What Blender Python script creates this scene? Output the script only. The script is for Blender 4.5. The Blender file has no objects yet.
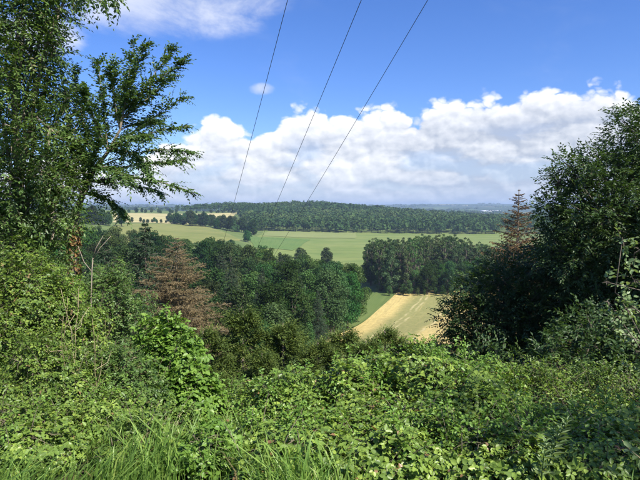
import bpy, math
import numpy as np
from mathutils import Vector

# ------------------------------------------------------------------ camera, sky, sun, exposure
SC = bpy.context.scene
COL = SC.collection
F = 550.0                       # focal length in pixels of a 640 wide picture
PITCH = math.atan(35.0 / F)     # the horizon stands 35 px above the middle
EYE = np.array([0.0, 0.0, 1.6])
cam_d = bpy.data.cameras.new('camera'); cam = bpy.data.objects.new('camera', cam_d); COL.objects.link(cam)
cam_d.sensor_width = 36.0; cam_d.lens = F / 640.0 * 36.0
cam_d.clip_start = 0.05; cam_d.clip_end = 60000.0
cam.location = EYE; cam.rotation_euler = (math.pi / 2 - PITCH, 0, 0)
SC.camera = cam

SUN_AZ, SUN_EL = math.radians(135), math.radians(48)     # azimuth from +Y towards +X
sun_d = bpy.data.lights.new('sun', 'SUN'); sun = bpy.data.objects.new('sun', sun_d); COL.objects.link(sun)
sun_d.energy = 4.4; sun_d.angle = math.radians(0.55); sun_d.color = (1.0, 0.95, 0.86)
SUNV = Vector((math.sin(SUN_AZ) * math.cos(SUN_EL), math.cos(SUN_AZ) * math.cos(SUN_EL), math.sin(SUN_EL)))
sun.rotation_euler = SUNV.to_track_quat('Z', 'Y').to_euler(); sun.location = (40, 20, 60)

SC.view_settings.view_transform = 'Standard'; SC.view_settings.look = 'None'
SC.view_settings.gamma = 1.0; SC.view_settings.use_curve_mapping = False
SC.view_settings.exposure = 1.1
SC.cycles.use_denoising = True
SC.cycles.max_bounces = 8; SC.cycles.transmission_bounces = 4; SC.cycles.diffuse_bounces = 3
SC.cycles.transparent_max_bounces = 8; SC.cycles.volume_bounces = 0


class NT:
    """small helper to write node graphs as expressions"""
    def __init__(s, tree):
        s.t = tree; s.n = tree.nodes; s.l = tree.links; s.n.clear()

    def new(s, typ, **kw):
        nd = s.n.new(typ)
        for k, v in kw.items():
            setattr(nd, k, v)
        return nd

    def put(s, sock, v):
        if hasattr(v, 'is_output'):
            s.l.new(v, sock)
        elif v is not None:
            sock.default_value = v

    def m(s, op, a, b=None, c=None, clamp=False):
        nd = s.new('ShaderNodeMath', operation=op); nd.use_clamp = clamp
        for i, v in enumerate((a, b, c)):
            if v is not None:
                s.put(nd.inputs[i], v)
        return nd.outputs[0]

    def sstep(s, lo, hi, v):
        nd = s.new('ShaderNodeMapRange', interpolation_type='SMOOTHSTEP')
        s.put(nd.inputs[0], v); s.put(nd.inputs[1], lo); s.put(nd.inputs[2], hi)
        return nd.outputs[0]

    def mapr(s, v, a, b, c, d):
        nd = s.new('ShaderNodeMapRange')
        for i, x in enumerate((v, a, b, c, d)):
            s.put(nd.inputs[i], x)
        return nd.outputs[0]

    def noise(s, vec, scale, detail=4, rough=0.55, dist=0.0, dim='3D'):
        nd = s.new('ShaderNodeTexNoise', noise_dimensions=dim)
        s.put(nd.inputs['Vector'], vec); nd.inputs['Scale'].default_value = scale
        nd.inputs['Detail'].default_value = detail; nd.inputs['Roughness'].default_value = rough
        nd.inputs['Distortion'].default_value = dist
        return nd.outputs['Fac']

    def mix(s, f, a, b, typ='MIX'):
        nd = s.new('ShaderNodeMix', data_type='RGBA', blend_type=typ)
        s.put(nd.inputs[0], f)
        for i, v in ((6, a), (7, b)):
            s.put(nd.inputs[i], v if hasattr(v, 'is_output') else (*v, 1.0) if len(v) == 3 else v)
        return nd.outputs[2]

    def comb(s, x, y, z):
        nd = s.new('ShaderNodeCombineXYZ')
        for i, v in enumerate((x, y, z)):
            s.put(nd.inputs[i], v)
        return nd.outputs[0]


def build_world():
    w = bpy.data.worlds.new('World'); SC.world = w; w.use_nodes = True
    g = NT(w.node_tree)
    out = g.new('ShaderNodeOutputWorld'); bg = g.new('ShaderNodeBackground')
    sky = g.new('ShaderNodeTexSky', sky_type='NISHITA'); sky.sun_disc = False
    sky.sun_elevation = SUN_EL; sky.sun_rotation = SUN_AZ
    sky.altitude = 120; sky.air_density = 1.0; sky.dust_density = 0.35; sky.ozone_density = 2.2
    hs = g.new('ShaderNodeHueSaturation'); hs.inputs['Saturation'].default_value = 1.18
    g.l.new(sky.outputs[0], hs.inputs['Color'])
    skyc = g.mix(1.0, hs.outputs[0], (.78, .90, 1.32), 'MULTIPLY')
    tc = g.new('ShaderNodeTexCoord'); sep = g.new('ShaderNodeSeparateXYZ')
    g.l.new(tc.outputs['Generated'], sep.inputs[0]); X, Y, Z = sep.outputs
    deg = 57.29578
    az = g.m('MULTIPLY', g.m('ARCTAN2', X, Y), deg)
    el = g.m('MULTIPLY', g.m('ARCSINE', Z), deg)

    def field(dx, dy):      # billowy cloud field in degrees of azimuth and elevation: rounded heads, creases between
        p = g.comb(g.m('ADD', g.m('MULTIPLY', az, 0.70), dx), g.m('ADD', el, dy), 0)
        wv = g.new('ShaderNodeTexNoise', noise_dimensions='2D'); g.put(wv.inputs['Vector'], p); wv.inputs['Scale'].default_value = .9; wv.inputs['Detail'].default_value = 4; wv.inputs['Roughness'].default_value = .5
        off = g.new('ShaderNodeVectorMath', operation='SCALE'); g.put(off.inputs[0], wv.outputs['Color']); off.inputs['Scale'].default_value = .9
        pw = g.new('ShaderNodeVectorMath', operation='ADD'); g.put(pw.inputs[0], p); g.put(pw.inputs[1], off.outputs[0])
        tot = None
        for sc_, am in ((.30, .50), (.72, .26), (1.7, .13)):
            vo = g.new('ShaderNodeTexVoronoi', feature='F1', voronoi_dimensions='2D'); g.put(vo.inputs['Vector'], pw.outputs[0]); vo.inputs['Scale'].default_value = sc_
            d = vo.outputs['Distance']; q = g.m('MULTIPLY', g.m('SUBTRACT', 1.0, g.m('MULTIPLY', d, d)), am)
            tot = q if tot is None else g.m('ADD', tot, q)
        return g.m('ADD', tot, g.m('MULTIPLY', g.noise(p, 1.1, 6, 0.55, dim='2D'), .13))
    n0 = field(0, 0); n1 = field(0.22, 0.5)
    # height of the cumulus bank round the horizon
    cv = g.new('ShaderNodeFloatCurve'); c = cv.mapping.curves[0]
    pts = [(-180, 6.5), (-150, 8), (-120, 6), (-90, 8), (-60, 6), (-40, 5.0), (-22, 4.0), (-15.5, 6.4), (-12.5, 8.2),
           (-10, 9.0), (-7.5, 7.8), (-4, 9.0), (0, 9.9), (4, 9.9), (8, 9.7), (12, 10.2), (18, 10.6), (24, 11.0), (28.5, 10.6),
           (31, 7.5), (45, 6.5), (70, 8), (100, 6), (130, 8), (180, 6.5)]
    while len(c.points) < len(pts):
        c.points.new(0.5, 0.5)
    for p, (a, e) in zip(c.points, pts):
        p.location = (a / 360 + 0.5, e / 12); p.handle_type = 'AUTO'
    cv.mapping.update()
    g.put(cv.inputs['Value'], g.m('ADD', g.m('DIVIDE', az, 360), 0.5))
    top = g.m('MULTIPLY', cv.outputs[0], 12)
    h = g.m('SUBTRACT', top, el)                                  # degrees below the top
    body = g.m('ADD', g.m('MULTIPLY', h, 0.46), g.m('MULTIPLY', g.m('SUBTRACT', n0, 0.80), 2.7))
    gap = g.noise(g.comb(g.m('MULTIPLY', az, 0.3), el, 0), 0.42, 5, 0.5, dim='2D')     # layered gaps low down
    low = g.sstep(2.0, 5.5, h)
    thin = g.m('MULTIPLY', low, g.sstep(0.46, 0.66, gap))
    dens = g.m('MULTIPLY', g.sstep(-.08, .36, body), g.m('SUBTRACT', 1.0, g.m('MULTIPLY', thin, 0.30)))
    lit = g.m('ADD', g.m('MULTIPLY', g.m('SUBTRACT', n0, n1), 1.7), 0.66)
    rim = g.m('MULTIPLY', g.m('SUBTRACT', 1.0, g.sstep(0.3, 3.0, h)), 0.42)
    deep = g.m('ADD', g.m('MULTIPLY', g.sstep(1.5, 4.0, h), g.m('ADD', g.m('MULTIPLY', g.sstep(.38, .60, gap), .30), .04)), .0)
    grey = g.m('MULTIPLY', g.m('MULTIPLY', g.sstep(0, 16, az), g.sstep(.3, 1.6, h)), 0.27)
    lf = g.m('SUBTRACT', g.m('SUBTRACT', g.m('ADD', lit, rim), deep), grey, clamp=True)
    ccol = g.mix(lf, (0.40, 0.445, 0.54), (0.90, 0.905, 0.925))
    # high soft cloud and wisps
    hp = g.comb(g.m('MULTIPLY', az, 0.5), g.m('ADD', el, g.m('MULTIPLY', az, 0.12)), 1.3)
    hn = g.noise(hp, 0.22, 7, 0.62, 0.3, dim='2D')

    def blob(a, e, ra, re):
        dx = g.m('DIVIDE', g.m('SUBTRACT', az, a), ra); dy = g.m('DIVIDE', g.m('SUBTRACT', el, e), re)
        return g.m('SUBTRACT', 1.0, g.m('ADD', g.m('MULTIPLY', dx, dx), g.m('MULTIPLY', dy, dy)))
    hb = blob(-16.5, 20.2, 14.5, 5.0)
    for b in ((-6, 11.6, 1.6, .8), (19.5, 20.6, 4.5, 1.2), (-27, 15, 5, 2.5)):
        hb = g.m('MAXIMUM', hb, blob(*b))
    hb = g.m('MAXIMUM', hb, g.m('MULTIPLY', g.sstep(22.5, 34, el), 0.10))    # scattered patches go on overhead
    hb = g.m('MAXIMUM', hb, g.m('SUBTRACT', g.m('MULTIPLY', g.sstep(34, 55, g.m('ABSOLUTE', az)), 0.35), 0.25))
    hd = g.sstep(0.05, 1.0, g.m('ADD', g.m('MULTIPLY', hb, 0.9), g.m('MULTIPLY', g.m('SUBTRACT', hn, 0.50), 1.7)))
    hd = g.m('MULTIPLY', hd, g.m('MULTIPLY', g.sstep(-0.15, 0.45, hb), 0.72))
    hcol = g.mix(hn, (0.52, 0.57, 0.70), (0.84, 0.86, 0.92))
    base = g.mix(0.0, (0, 0, 0), (0, 0, 0))
    sc_ = g.new('ShaderNodeVectorMath', operation='SCALE'); g.put(sc_.inputs[0], skyc); sc_.inputs['Scale'].default_value = 0.105
    col = g.mix(hd, sc_.outputs[0], hcol)
    col = g.mix(g.m('MULTIPLY', dens, 0.95), col, ccol)
    veil = g.m('MULTIPLY', g.m('SUBTRACT', 1.0, g.sstep(-1.0, 5.0, el)), 0.6)
    col = g.mix(veil, col, (0.34, 0.45, 0.68))
    g.l.new(col, bg.inputs[0]); bg.inputs[1].default_value = 0.62
    g.l.new(bg.outputs[0], out.inputs[0])


build_world()

# ------------------------------------------------------------------ helpers
RNG = np.random.default_rng(7)
CP, SP = math.cos(PITCH), math.sin(PITCH)


def at(px, py, D):
    """the point that stands D metres ahead and shows at pixel px, py of a 640 x 480 picture"""
    a = (px - 320) / F; b = (240 - py) / F
    d = np.array([a, CP + b * SP, -SP + b * CP])
    return EYE + d * (D / d[1])


def nrm(v):
    return v / np.maximum(np.linalg.norm(v, axis=-1, keepdims=True), 1e-9)


def rvec(n, rng=None):
    return nrm((rng or RNG).normal(size=(n, 3)))


class MB:
    """collects quads and triangles with one random number per piece"""
    def __init__(s):
        s.V = []; s.Q = []; s.T = []; s.R = []; s.n = 0

    def add(s, V, Q=None, T=None, r=None):
        V = np.asarray(V, float).reshape(-1, 3)
        if Q is not None and len(Q): s.Q.append(np.asarray(Q) + s.n)
        if T is not None and len(T): s.T.append(np.asarray(T) + s.n)
        s.R.append(np.zeros(len(V)) + (0.5 if r is None else r)); s.V.append(V); s.n += len(V)

    def mesh(s, name, mat, smooth=False):
        me = bpy.data.meshes.new(name)
        V = np.concatenate(s.V) if s.V else np.zeros((0, 3)); R = np.concatenate(s.R) if s.R else np.zeros(0)
        Q = np.concatenate(s.Q) if s.Q else np.zeros((0, 4), int); T = np.concatenate(s.T) if s.T else np.zeros((0, 3), int)
        me.vertices.add(len(V)); me.vertices.foreach_set('co', V.astype(np.float32).ravel())
        loops = np.concatenate([Q.ravel(), T.ravel()]).astype(np.int32)
        me.loops.add(len(loops)); me.loops.foreach_set('vertex_index', loops)
        me.polygons.add(len(Q) + len(T))
        st = np.concatenate([np.arange(len(Q)) * 4, len(Q) * 4 + np.arange(len(T)) * 3]).astype(np.int32)
        me.polygons.foreach_set('loop_start', st)
        if smooth: me.polygons.foreach_set('use_smooth', np.ones(len(st), bool))
        at_ = me.attributes.new('rnd', 'FLOAT', 'POINT'); at_.data.foreach_set('value', R.astype(np.float32))
        me.update(calc_edges=True); me.materials.append(mat)
        return me

    # ---- shapes
    def tube(s, P, R, k=6, r=None):
        P = np.asarray(P, float); R = np.asarray(R, float); n = len(P)
        t = nrm(np.gradient(P, axis=0)); ref = np.array([0.31, 0.17, 0.93]) if abs(t[0][2]) < 0.9 else np.array([1, 0.1, 0.05])
        a = nrm(np.cross(t, ref)); b = np.cross(t, a); th = np.arange(k) * 2 * math.pi / k
        ring = P[:, None] + R[:, None, None] * (np.cos(th)[None, :, None] * a[:, None] + np.sin(th)[None, :, None] * b[:, None])
        i = np.arange(n - 1)[:, None] * k; j = np.arange(k)[None]; j2 = (j + 1) % k
        Q = np.stack([i + j, i + j2, i + k + j2, i + k + j], -1).reshape(-1, 4)
        V = np.concatenate([ring.reshape(-1, 3), P[[0, -1]]])
        T = np.concatenate([np.stack([np.full(k, n * k), j2[0], j[0]], -1), np.stack([np.full(k, n * k + 1), (n - 1) * k + j[0], (n - 1) * k + j2[0]], -1)])
        s.add(V, Q, T, r)

    def leaves(s, P, D, N, L, W, fold=0.18, oval=True, r=None, droop=0.12):
        """leaf blades: folded along the midrib; oval blades have 8 points, simple ones are kites of 4"""
        n = len(P)
        if n == 0: return
        D = nrm(D); S = nrm(np.cross(D, N)); U = np.cross(S, D)
        L = np.broadcast_to(L, (n,))[:, None]; W = np.broadcast_to(W, (n,))[:, None]
        r = RNG.random(n) if r is None else r
        if oval:
            pts = [P, P + D * L * .25 + S * W * .42 + U * W * fold, P + D * L * .6 + S * W * .46 + U * W * fold - U * L * droop * .3, P + D * L - U * L * droop,
                   P + D * L * .6 - S * W * .46 + U * W * fold - U * L * droop * .3, P + D * L * .25 - S * W * .42 + U * W * fold]
            V = np.stack(pts, 1).reshape(-1, 3); o = np.arange(n)[:, None] * 6
            Q = np.concatenate([o + np.array([[0, 3, 2, 1]]), o + np.array([[0, 5, 4, 3]])])
            s.add(V, Q, None, np.repeat(r, 6))
        else:
            pts = [P, P + D * L * .45 + S * W * .5 + U * W * fold, P + D * L - U * L * droop, P + D * L * .45 - S * W * .5 + U * W * fold]
            V = np.stack(pts, 1).reshape(-1, 3); o = np.arange(n)[:, None] * 4
            s.add(V, None, np.concatenate([o + np.array([[0, 2, 1]]), o + np.array([[0, 3, 2]])]), np.repeat(r, 4))

    def strips(s, A, B, w, r=None):
        """hair-thin twigs, needles and leaf stalks from A to B as tapering slivers"""
        n = len(A)
        if n == 0: return
        d = nrm(B - A); a = nrm(np.cross(d, rvec(n))); w = np.broadcast_to(w, (n,))[:, None] * .5
        V = np.stack([A + a * w, A - a * w, B], 1).reshape(-1, 3)
        s.add(V, None, np.arange(n)[:, None] * 3 + np.array([[0, 1, 2]]), np.repeat(RNG.random(n) if r is None else r, 3))

    def sprays(s, P, D, L, k, ll, lw, droop=0.25, oval=True, stems=None, sw=0.004, ang=0.95, flat=0.45):
        """twigs carrying k alternate leaves each"""
        n = len(P)
        if n == 0: return
        D = nrm(D); L = np.broadcast_to(L, (n,)); up = np.array([0, 0, 1.0])
        S = nrm(np.cross(D, up) + rvec(n) * flat)
        q = (np.arange(k) + 1.0) / k; sg = np.where(np.arange(k) % 2 == 0, 1.0, -1.0)
        pos = P[:, None] + D[:, None] * (q[None, :, None] * L[:, None, None])
        pos[..., 2] -= droop * L[:, None] * q[None] ** 2
        tang = nrm(D[:, None] - up * (2 * droop * q)[None, :, None])
        last = (np.arange(k) == k - 1)[None, :, None]
        ld = nrm(tang * np.where(last, 1.6, .62) + S[:, None] * (sg[None, :, None] * np.where(last, .1, ang)) + RNG.normal(size=(n, k, 3)) * .22 - up * .12)
        nn = nrm(np.cross(S, D)[:, None] * np.sign(np.cross(S, D)[:, None, 2:3] + 1e-6) + RNG.normal(size=(n, k, 3)) * .42 + up * .25)
        sz = RNG.uniform(.65, 1.15, (n, k)) * (1 - .25 * q[None])
        rr = np.clip(RNG.random((n, 1)) * .6 + RNG.random((n, k)) * .4, 0, 1)
        s.leaves(pos.reshape(-1, 3), ld.reshape(-1, 3), nn.reshape(-1, 3), (ll * sz).ravel(), (lw * sz).ravel(), oval=oval, r=rr.ravel())
        if stems is not None:
            mid = P + D * L[:, None] * .5; mid[:, 2] -= droop * L * .25
            end = P + D * L[:, None]; end[:, 2] -= droop * L
            stems.strips(P, mid, sw); stems.strips(mid - D * .01, end, sw * .75)


def link(name, data, parent=None, loc=None):
    o = bpy.data.objects.new(name, data); COL.objects.link(o)
    if parent is not None: o.parent = parent
    if loc is not None: o.location = loc
    return o


def tag(o, label=None, cat=None, group=None, kind=None):
    for k, v in (('label', label), ('category', cat), ('group', group), ('kind', kind)):
        if v: o[k] = v
    return o


def thing(name, label, cat, loc, group=None, rz=0.0, s=1.0):
    o = link(name, None, None, loc); o.empty_display_size = .3
    o.rotation_euler = (0, 0, rz); o.scale = (s, s, s)
    return tag(o, label, cat, group)


def part(name, mb, mat, parent, stuff=False, smooth=False):
    if mb.n == 0: return None
    o = link(name, mb.mesh(name, mat, smooth), parent)
    if stuff: o['kind'] = 'stuff'
    return o


# ------------------------------------------------------------------ materials
def mat_leaf(name, c0, c1, c2, trans=0.35, rough=0.45, objvar=0.0, spec=0.35, dead=None):
    m = bpy.data.materials.new(name); m.use_nodes = True; g = NT(m.node_tree)
    out = g.new('ShaderNodeOutputMaterial'); pb = g.new('ShaderNodeBsdfPrincipled')
    a = g.new('ShaderNodeAttribute', attribute_name='rnd').outputs['Fac']
    cr = g.new('ShaderNodeValToRGB'); cr.color_ramp.elements[0].color = (*c0, 1); cr.color_ramp.elements[1].color = (*c2, 1)
    e = cr.color_ramp.elements.new(.55); e.color = (*c1, 1)
    if dead:
        cr.color_ramp.elements[-1].position = .955
        e = cr.color_ramp.elements.new(.968); e.color = (*dead, 1)
    g.l.new(a, cr.inputs[0]); col = cr.outputs[0]
    if objvar:
        oi = g.new('ShaderNodeObjectInfo'); hs = g.new('ShaderNodeHueSaturation')
        g.put(hs.inputs['Hue'], g.mapr(oi.outputs['Random'], 0, 1, .5 - .03 * objvar, .5 + .025 * objvar))
        r2 = g.m('FRACT', g.m('MULTIPLY', oi.outputs['Random'], 7.31))
        g.put(hs.inputs['Value'], g.mapr(r2, 0, 1, 1 - .35 * objvar, 1 + .4 * objvar))
        g.put(hs.inputs['Saturation'], g.mapr(g.m('FRACT', g.m('MULTIPLY', oi.outputs['Random'], 13.7)), 0, 1, .85, 1.08))
        g.l.new(col, hs.inputs['Color']); col = hs.outputs[0]
    g.l.new(col, pb.inputs['Base Color']); pb.inputs['Roughness'].default_value = rough
    pb.inputs['Specular IOR Level'].default_value = spec
    if trans:
        tr = g.new('ShaderNodeBsdfTranslucent'); g.l.new(g.mix(1.0, col, (1.25, 1.25, .55), 'MULTIPLY'), tr.inputs[0])
        mx = g.new('ShaderNodeMixShader'); mx.inputs[0].default_value = trans
        g.l.new(pb.outputs[0], mx.inputs[1]); g.l.new(tr.outputs[0], mx.inputs[2]); g.l.new(mx.outputs[0], out.inputs[0])
    else:
        g.l.new(pb.outputs[0], out.inputs[0])
    return m


def mat_bark(name, a, b, scale=9.0):
    m = bpy.data.materials.new(name); m.use_nodes = True; g = NT(m.node_tree)
    out = g.new('ShaderNodeOutputMaterial'); pb = g.new('ShaderNodeBsdfPrincipled'); tc = g.new('ShaderNodeTexCoord')
    mp = g.new('ShaderNodeMapping'); mp.inputs['Scale'].default_value = (1, 1, .25); g.l.new(tc.outputs['Object'], mp.inputs[0])
    n = g.noise(mp.outputs[0], scale, 6, .65)
    g.l.new(g.mix(g.sstep(.35, .68, n), a, b), pb.inputs['Base Color']); pb.inputs['Roughness'].default_value = .9
    bp = g.new('ShaderNodeBump'); bp.inputs['Strength'].default_value = .6; bp.inputs['Distance'].default_value = .02
    g.l.new(n, bp.inputs['Height']); g.l.new(bp.outputs[0], pb.inputs['Normal']); g.l.new(pb.outputs[0], out.inputs[0])
    return m


def mat_ground(name, fn, rough=.95):
    m = bpy.data.materials.new(name); m.use_nodes = True; g = NT(m.node_tree)
    out = g.new('ShaderNodeOutputMaterial'); pb = g.new('ShaderNodeBsdfPrincipled')
    pb.inputs['Roughness'].default_value = rough; pb.inputs['Specular IOR Level'].default_value = .12
    g.put(pb.inputs['Base Color'], fn(g)); g.l.new(pb.outputs[0], out.inputs[0])
    return m


def plain(name, c, rough=.6, metal=0.0):
    m = bpy.data.materials.new(name); m.use_nodes = True; g = NT(m.node_tree)
    out = g.new('ShaderNodeOutputMaterial'); pb = g.new('ShaderNodeBsdfPrincipled'); tc = g.new('ShaderNodeTexCoord')
    n = g.noise(tc.outputs['Object'], 3.0, 4)
    g.put(pb.inputs['Base Color'], g.mix(n, tuple(x * .85 for x in c), tuple(min(1, x * 1.15) for x in c)))
    pb.inputs['Roughness'].default_value = rough; pb.inputs['Metallic'].default_value = metal
    g.l.new(pb.outputs[0], out.inputs[0]); return m


M = {}
M['bramble'] = mat_leaf('bramble_leaf', (0.07524, 0.1275, 0.02614), (0.1599, 0.2475, 0.04158), (0.2821, 0.375, 0.06534), .26, .4, dead=(.22, .13, .06))
M['bank'] = mat_leaf('bank_leaf', (.058, .108, .022), (.125, .20, .034), (.24, .32, .055), .3, .42, dead=(.28, .19, .09))
M['bright'] = mat_leaf('bright_leaf', (.09, .18, .03), (.15, .265, .042), (.22, .34, .065), .34, .42)
M['ash'] = mat_leaf('ash_leaf', (.052, .10, .030), (.098, .172, .042), (.17, .25, .065), .36, .4, dead=(.2, .19, .08))
M['spray'] = mat_leaf('spray_leaf', (.05, .10, .034), (.095, .17, .048), (.15, .225, .066), .36, .4)
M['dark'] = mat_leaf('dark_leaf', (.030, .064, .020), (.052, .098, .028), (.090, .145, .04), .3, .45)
M['pale'] = mat_leaf('pale_leaf', (.12, .19, .07), (.19, .27, .11), (.28, .36, .16), .3, .38)
M['wood'] = mat_leaf('wood_leaf', (.022, .052, .013), (.040, .084, .020), (.070, .122, .030), .22, .8, objvar=1.45, spec=.08)
M['poplar'] = mat_leaf('poplar_leaf', (.032, .064, .022), (.058, .102, .032), (.105, .150, .05), .22, .75, objvar=1.0, spec=.1)
M['far'] = mat_leaf('far_leaf', (.022, .052, .018), (.046, .088, .026), (.105, .145, .042), .15, .8, spec=.05)
M['cypress'] = mat_leaf('cypress_leaf', (.040, .070, .016), (.085, .128, .027), (.18, .215, .045), .22, .6, spec=.2)
M['spruce'] = mat_leaf('spruce_leaf', (.018, .038, .018), (.032, .058, .026), (.05, .08, .034), .1, .6, spec=.2)
M['deadneedle'] = mat_leaf('dead_needle', (.12, .092, .048), (.18, .137, .07), (.26, .20, .105), .12, .85, spec=.1)
M['rust'] = mat_leaf('rust_needle', (.105, .066, .034), (.165, .105, .05), (.24, .16, .08), .12, .85, spec=.1)
M['grass'] = mat_leaf('grass_blade', (0.096, 0.1812, 0.035), (0.168, 0.29, 0.056), (0.272, 0.3915, 0.084), .4, .45, dead=(.30, .25, .11))
M['straw'] = mat_leaf('dry_stem', (.22, .17, .09), (.33, .27, .15), (.42, .36, .21), .15, .8)
M['ivy'] = mat_leaf('dry_ivy', (.16, .085, .03), (.27, .15, .055), (.36, .22, .09), .25, .7)
M['bark'] = mat_bark('bark', (.07, .055, .04), (.17, .14, .105))
M['palebark'] = mat_bark('pale_bark', (.16, .13, .09), (.32, .27, .20))
M['twig'] = mat_bark('twig_bark', (.09, .075, .045), (.17, .15, .09))
M['pole'] = mat_bark('pole_wood', (.12, .09, .06), (.22, .18, .13), 5)
M['wire'] = plain('wire_metal', (.10, .105, .11), .6, .3)
M['ceramic'] = plain('insulator_ceramic', (.16, .09, .06), .25)
M['steel'] = plain('crossarm_steel', (.28, .29, .30), .5, .8)
M['shedwall'] = plain('shed_wall', (.5, .5, .52), .6)
M['shedroof'] = plain('shed_roof', (.62, .65, .70), .5)

# ------------------------------------------------------------------ terrain
COLS = np.array([60, 130, 200, 260, 320, 400, 480, 560], float)
UC = (COLS - 320) / F
TAB = [(0.6, [0] * 8), (2.6, [-.02] * 8), (4, [-.35] * 8), (6, [-1.3] * 8), (10, [-3.9] * 8), (18, [-8.6] * 8), (30, [-14.2] * 8), (45, [-19.5] * 8),
       (60, [-23, -23.5, -24, -24, -24, -24, -24, -24]), (100, [-27, -29, -30, -31, -31, -31, -31, -31]), (150, [-29, -32, -34, -35, -35.6, -35.6, -35, -34]),
       (215, [-28, -33, -37, -40, -42, -42, -41, -40]), (270, [-26, -32, -37, -41, -43, -42.5, -42.5, -41]), (380, [-21, -28, -36, -42, -47, -48, -48, -46]),
       (520, [-16, -24, -33.5, -42, -49, -50, -50, -48]), (700, [-13, -22, -31, -41, -46.5, -49, -49.5, -48]), (900, [-13, -20, -29.5, -41.5, -43.5, -44, -46, -47]),
       (1200, [-13, -15, -21, -26, -27, -33, -41, -46]), (1500, [-14, -14, -16, -12, -9, -25, -42, -50]), (2000, [-16, -17, -22, -32, -36, -44, -54, -58]),
       (3000, [-25, -26, -32, -42, -48, -50, -52, -54]), (4500, [-22, -24, -28, -36, -42, -46, -48, -48]), (6500, [-8, -9, -10, -16, -18, -14, -10, -10]),
       (9000, [2, 1, 1, 0, -1, 6, 14, 13]), (13000, [-4] * 8)]
LD = np.log(np.array([t[0] for t in TAB])); TZ = np.array([t[1] for t in TAB], float)


def pchip_slopes(x, y):
    h = np.diff(x)[:, None]; d = np.diff(y, axis=0) / h; m = np.zeros_like(y)
    w1 = 2 * h[1:] + h[:-1]; w2 = h[1:] + 2 * h[:-1]; same = d[1:] * d[:-1] > 0
    with np.errstate(divide='ignore', invalid='ignore'):
        hm = (w1 + w2) / (w1 / d[:-1] + w2 / d[1:])
    m[1:-1] = np.where(same, hm, 0); m[0] = d[0]; m[-1] = d[-1]
    return m


TM = pchip_slopes(LD, TZ)


def hz(x, y):
    """height of the bare ground"""
    x = np.asarray(x, float); y = np.asarray(y, float)
    r = np.hypot(x, y); a = np.arctan2(x, y); am = math.radians(40); ac = np.clip(a, -am, am)
    D = np.maximum(r * np.cos(ac), 0.61); u = np.clip(np.tan(ac), UC[0], UC[-1])
    ld = np.clip(np.log(D), LD[0], LD[-1] - 1e-6); i = np.clip(np.searchsorted(LD, ld, 'right') - 1, 0, len(LD) - 2)
    h = LD[i + 1] - LD[i]; t = (ld - LD[i]) / h
    j = np.clip(np.searchsorted(UC, u, 'right') - 1, 0, len(UC) - 2); f = (u - UC[j]) / (UC[j + 1] - UC[j]); f = f * f * (3 - 2 * f) * .5 + f * .5

    def col(jj):
        return ((1 + 2 * t) * (1 - t) ** 2 * TZ[i, jj] + t * (1 - t) ** 2 * h * TM[i, jj] + t * t * (3 - 2 * t) * TZ[i + 1, jj] + t * t * (t - 1) * h * TM[i + 1, jj])
    z = col(j) * (1 - f) + col(j + 1) * f
    back = np.clip((np.abs(a) - math.radians(75)) / math.radians(55), 0, 1); back = back * back * (3 - 2 * back)
    flat = np.minimum(r * .02, 6.0)
    z = z * (1 - back) + flat * back
    z = z + .12 * np.sin(x * .9 + 1) * np.sin(y * .8) * np.clip((r - 3) / 4, 0, 1) * np.clip(40 / np.maximum(r, 1), 0, 1)
    z = z + (1.1 * np.sin(x * .011 + 2) * np.sin(y * .009 + x * .004)) * np.clip((r - 300) / 500, 0, 1)
    z = z + (9 * np.sin(x * .0016 + 1.2) * np.sin(y * .0019 + x * .0007) + 4 * np.sin(x * .0043) * np.sin(y * .0051 + .5)) * np.clip((r - 2200) / 2500, 0, 1)
    return z


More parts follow.
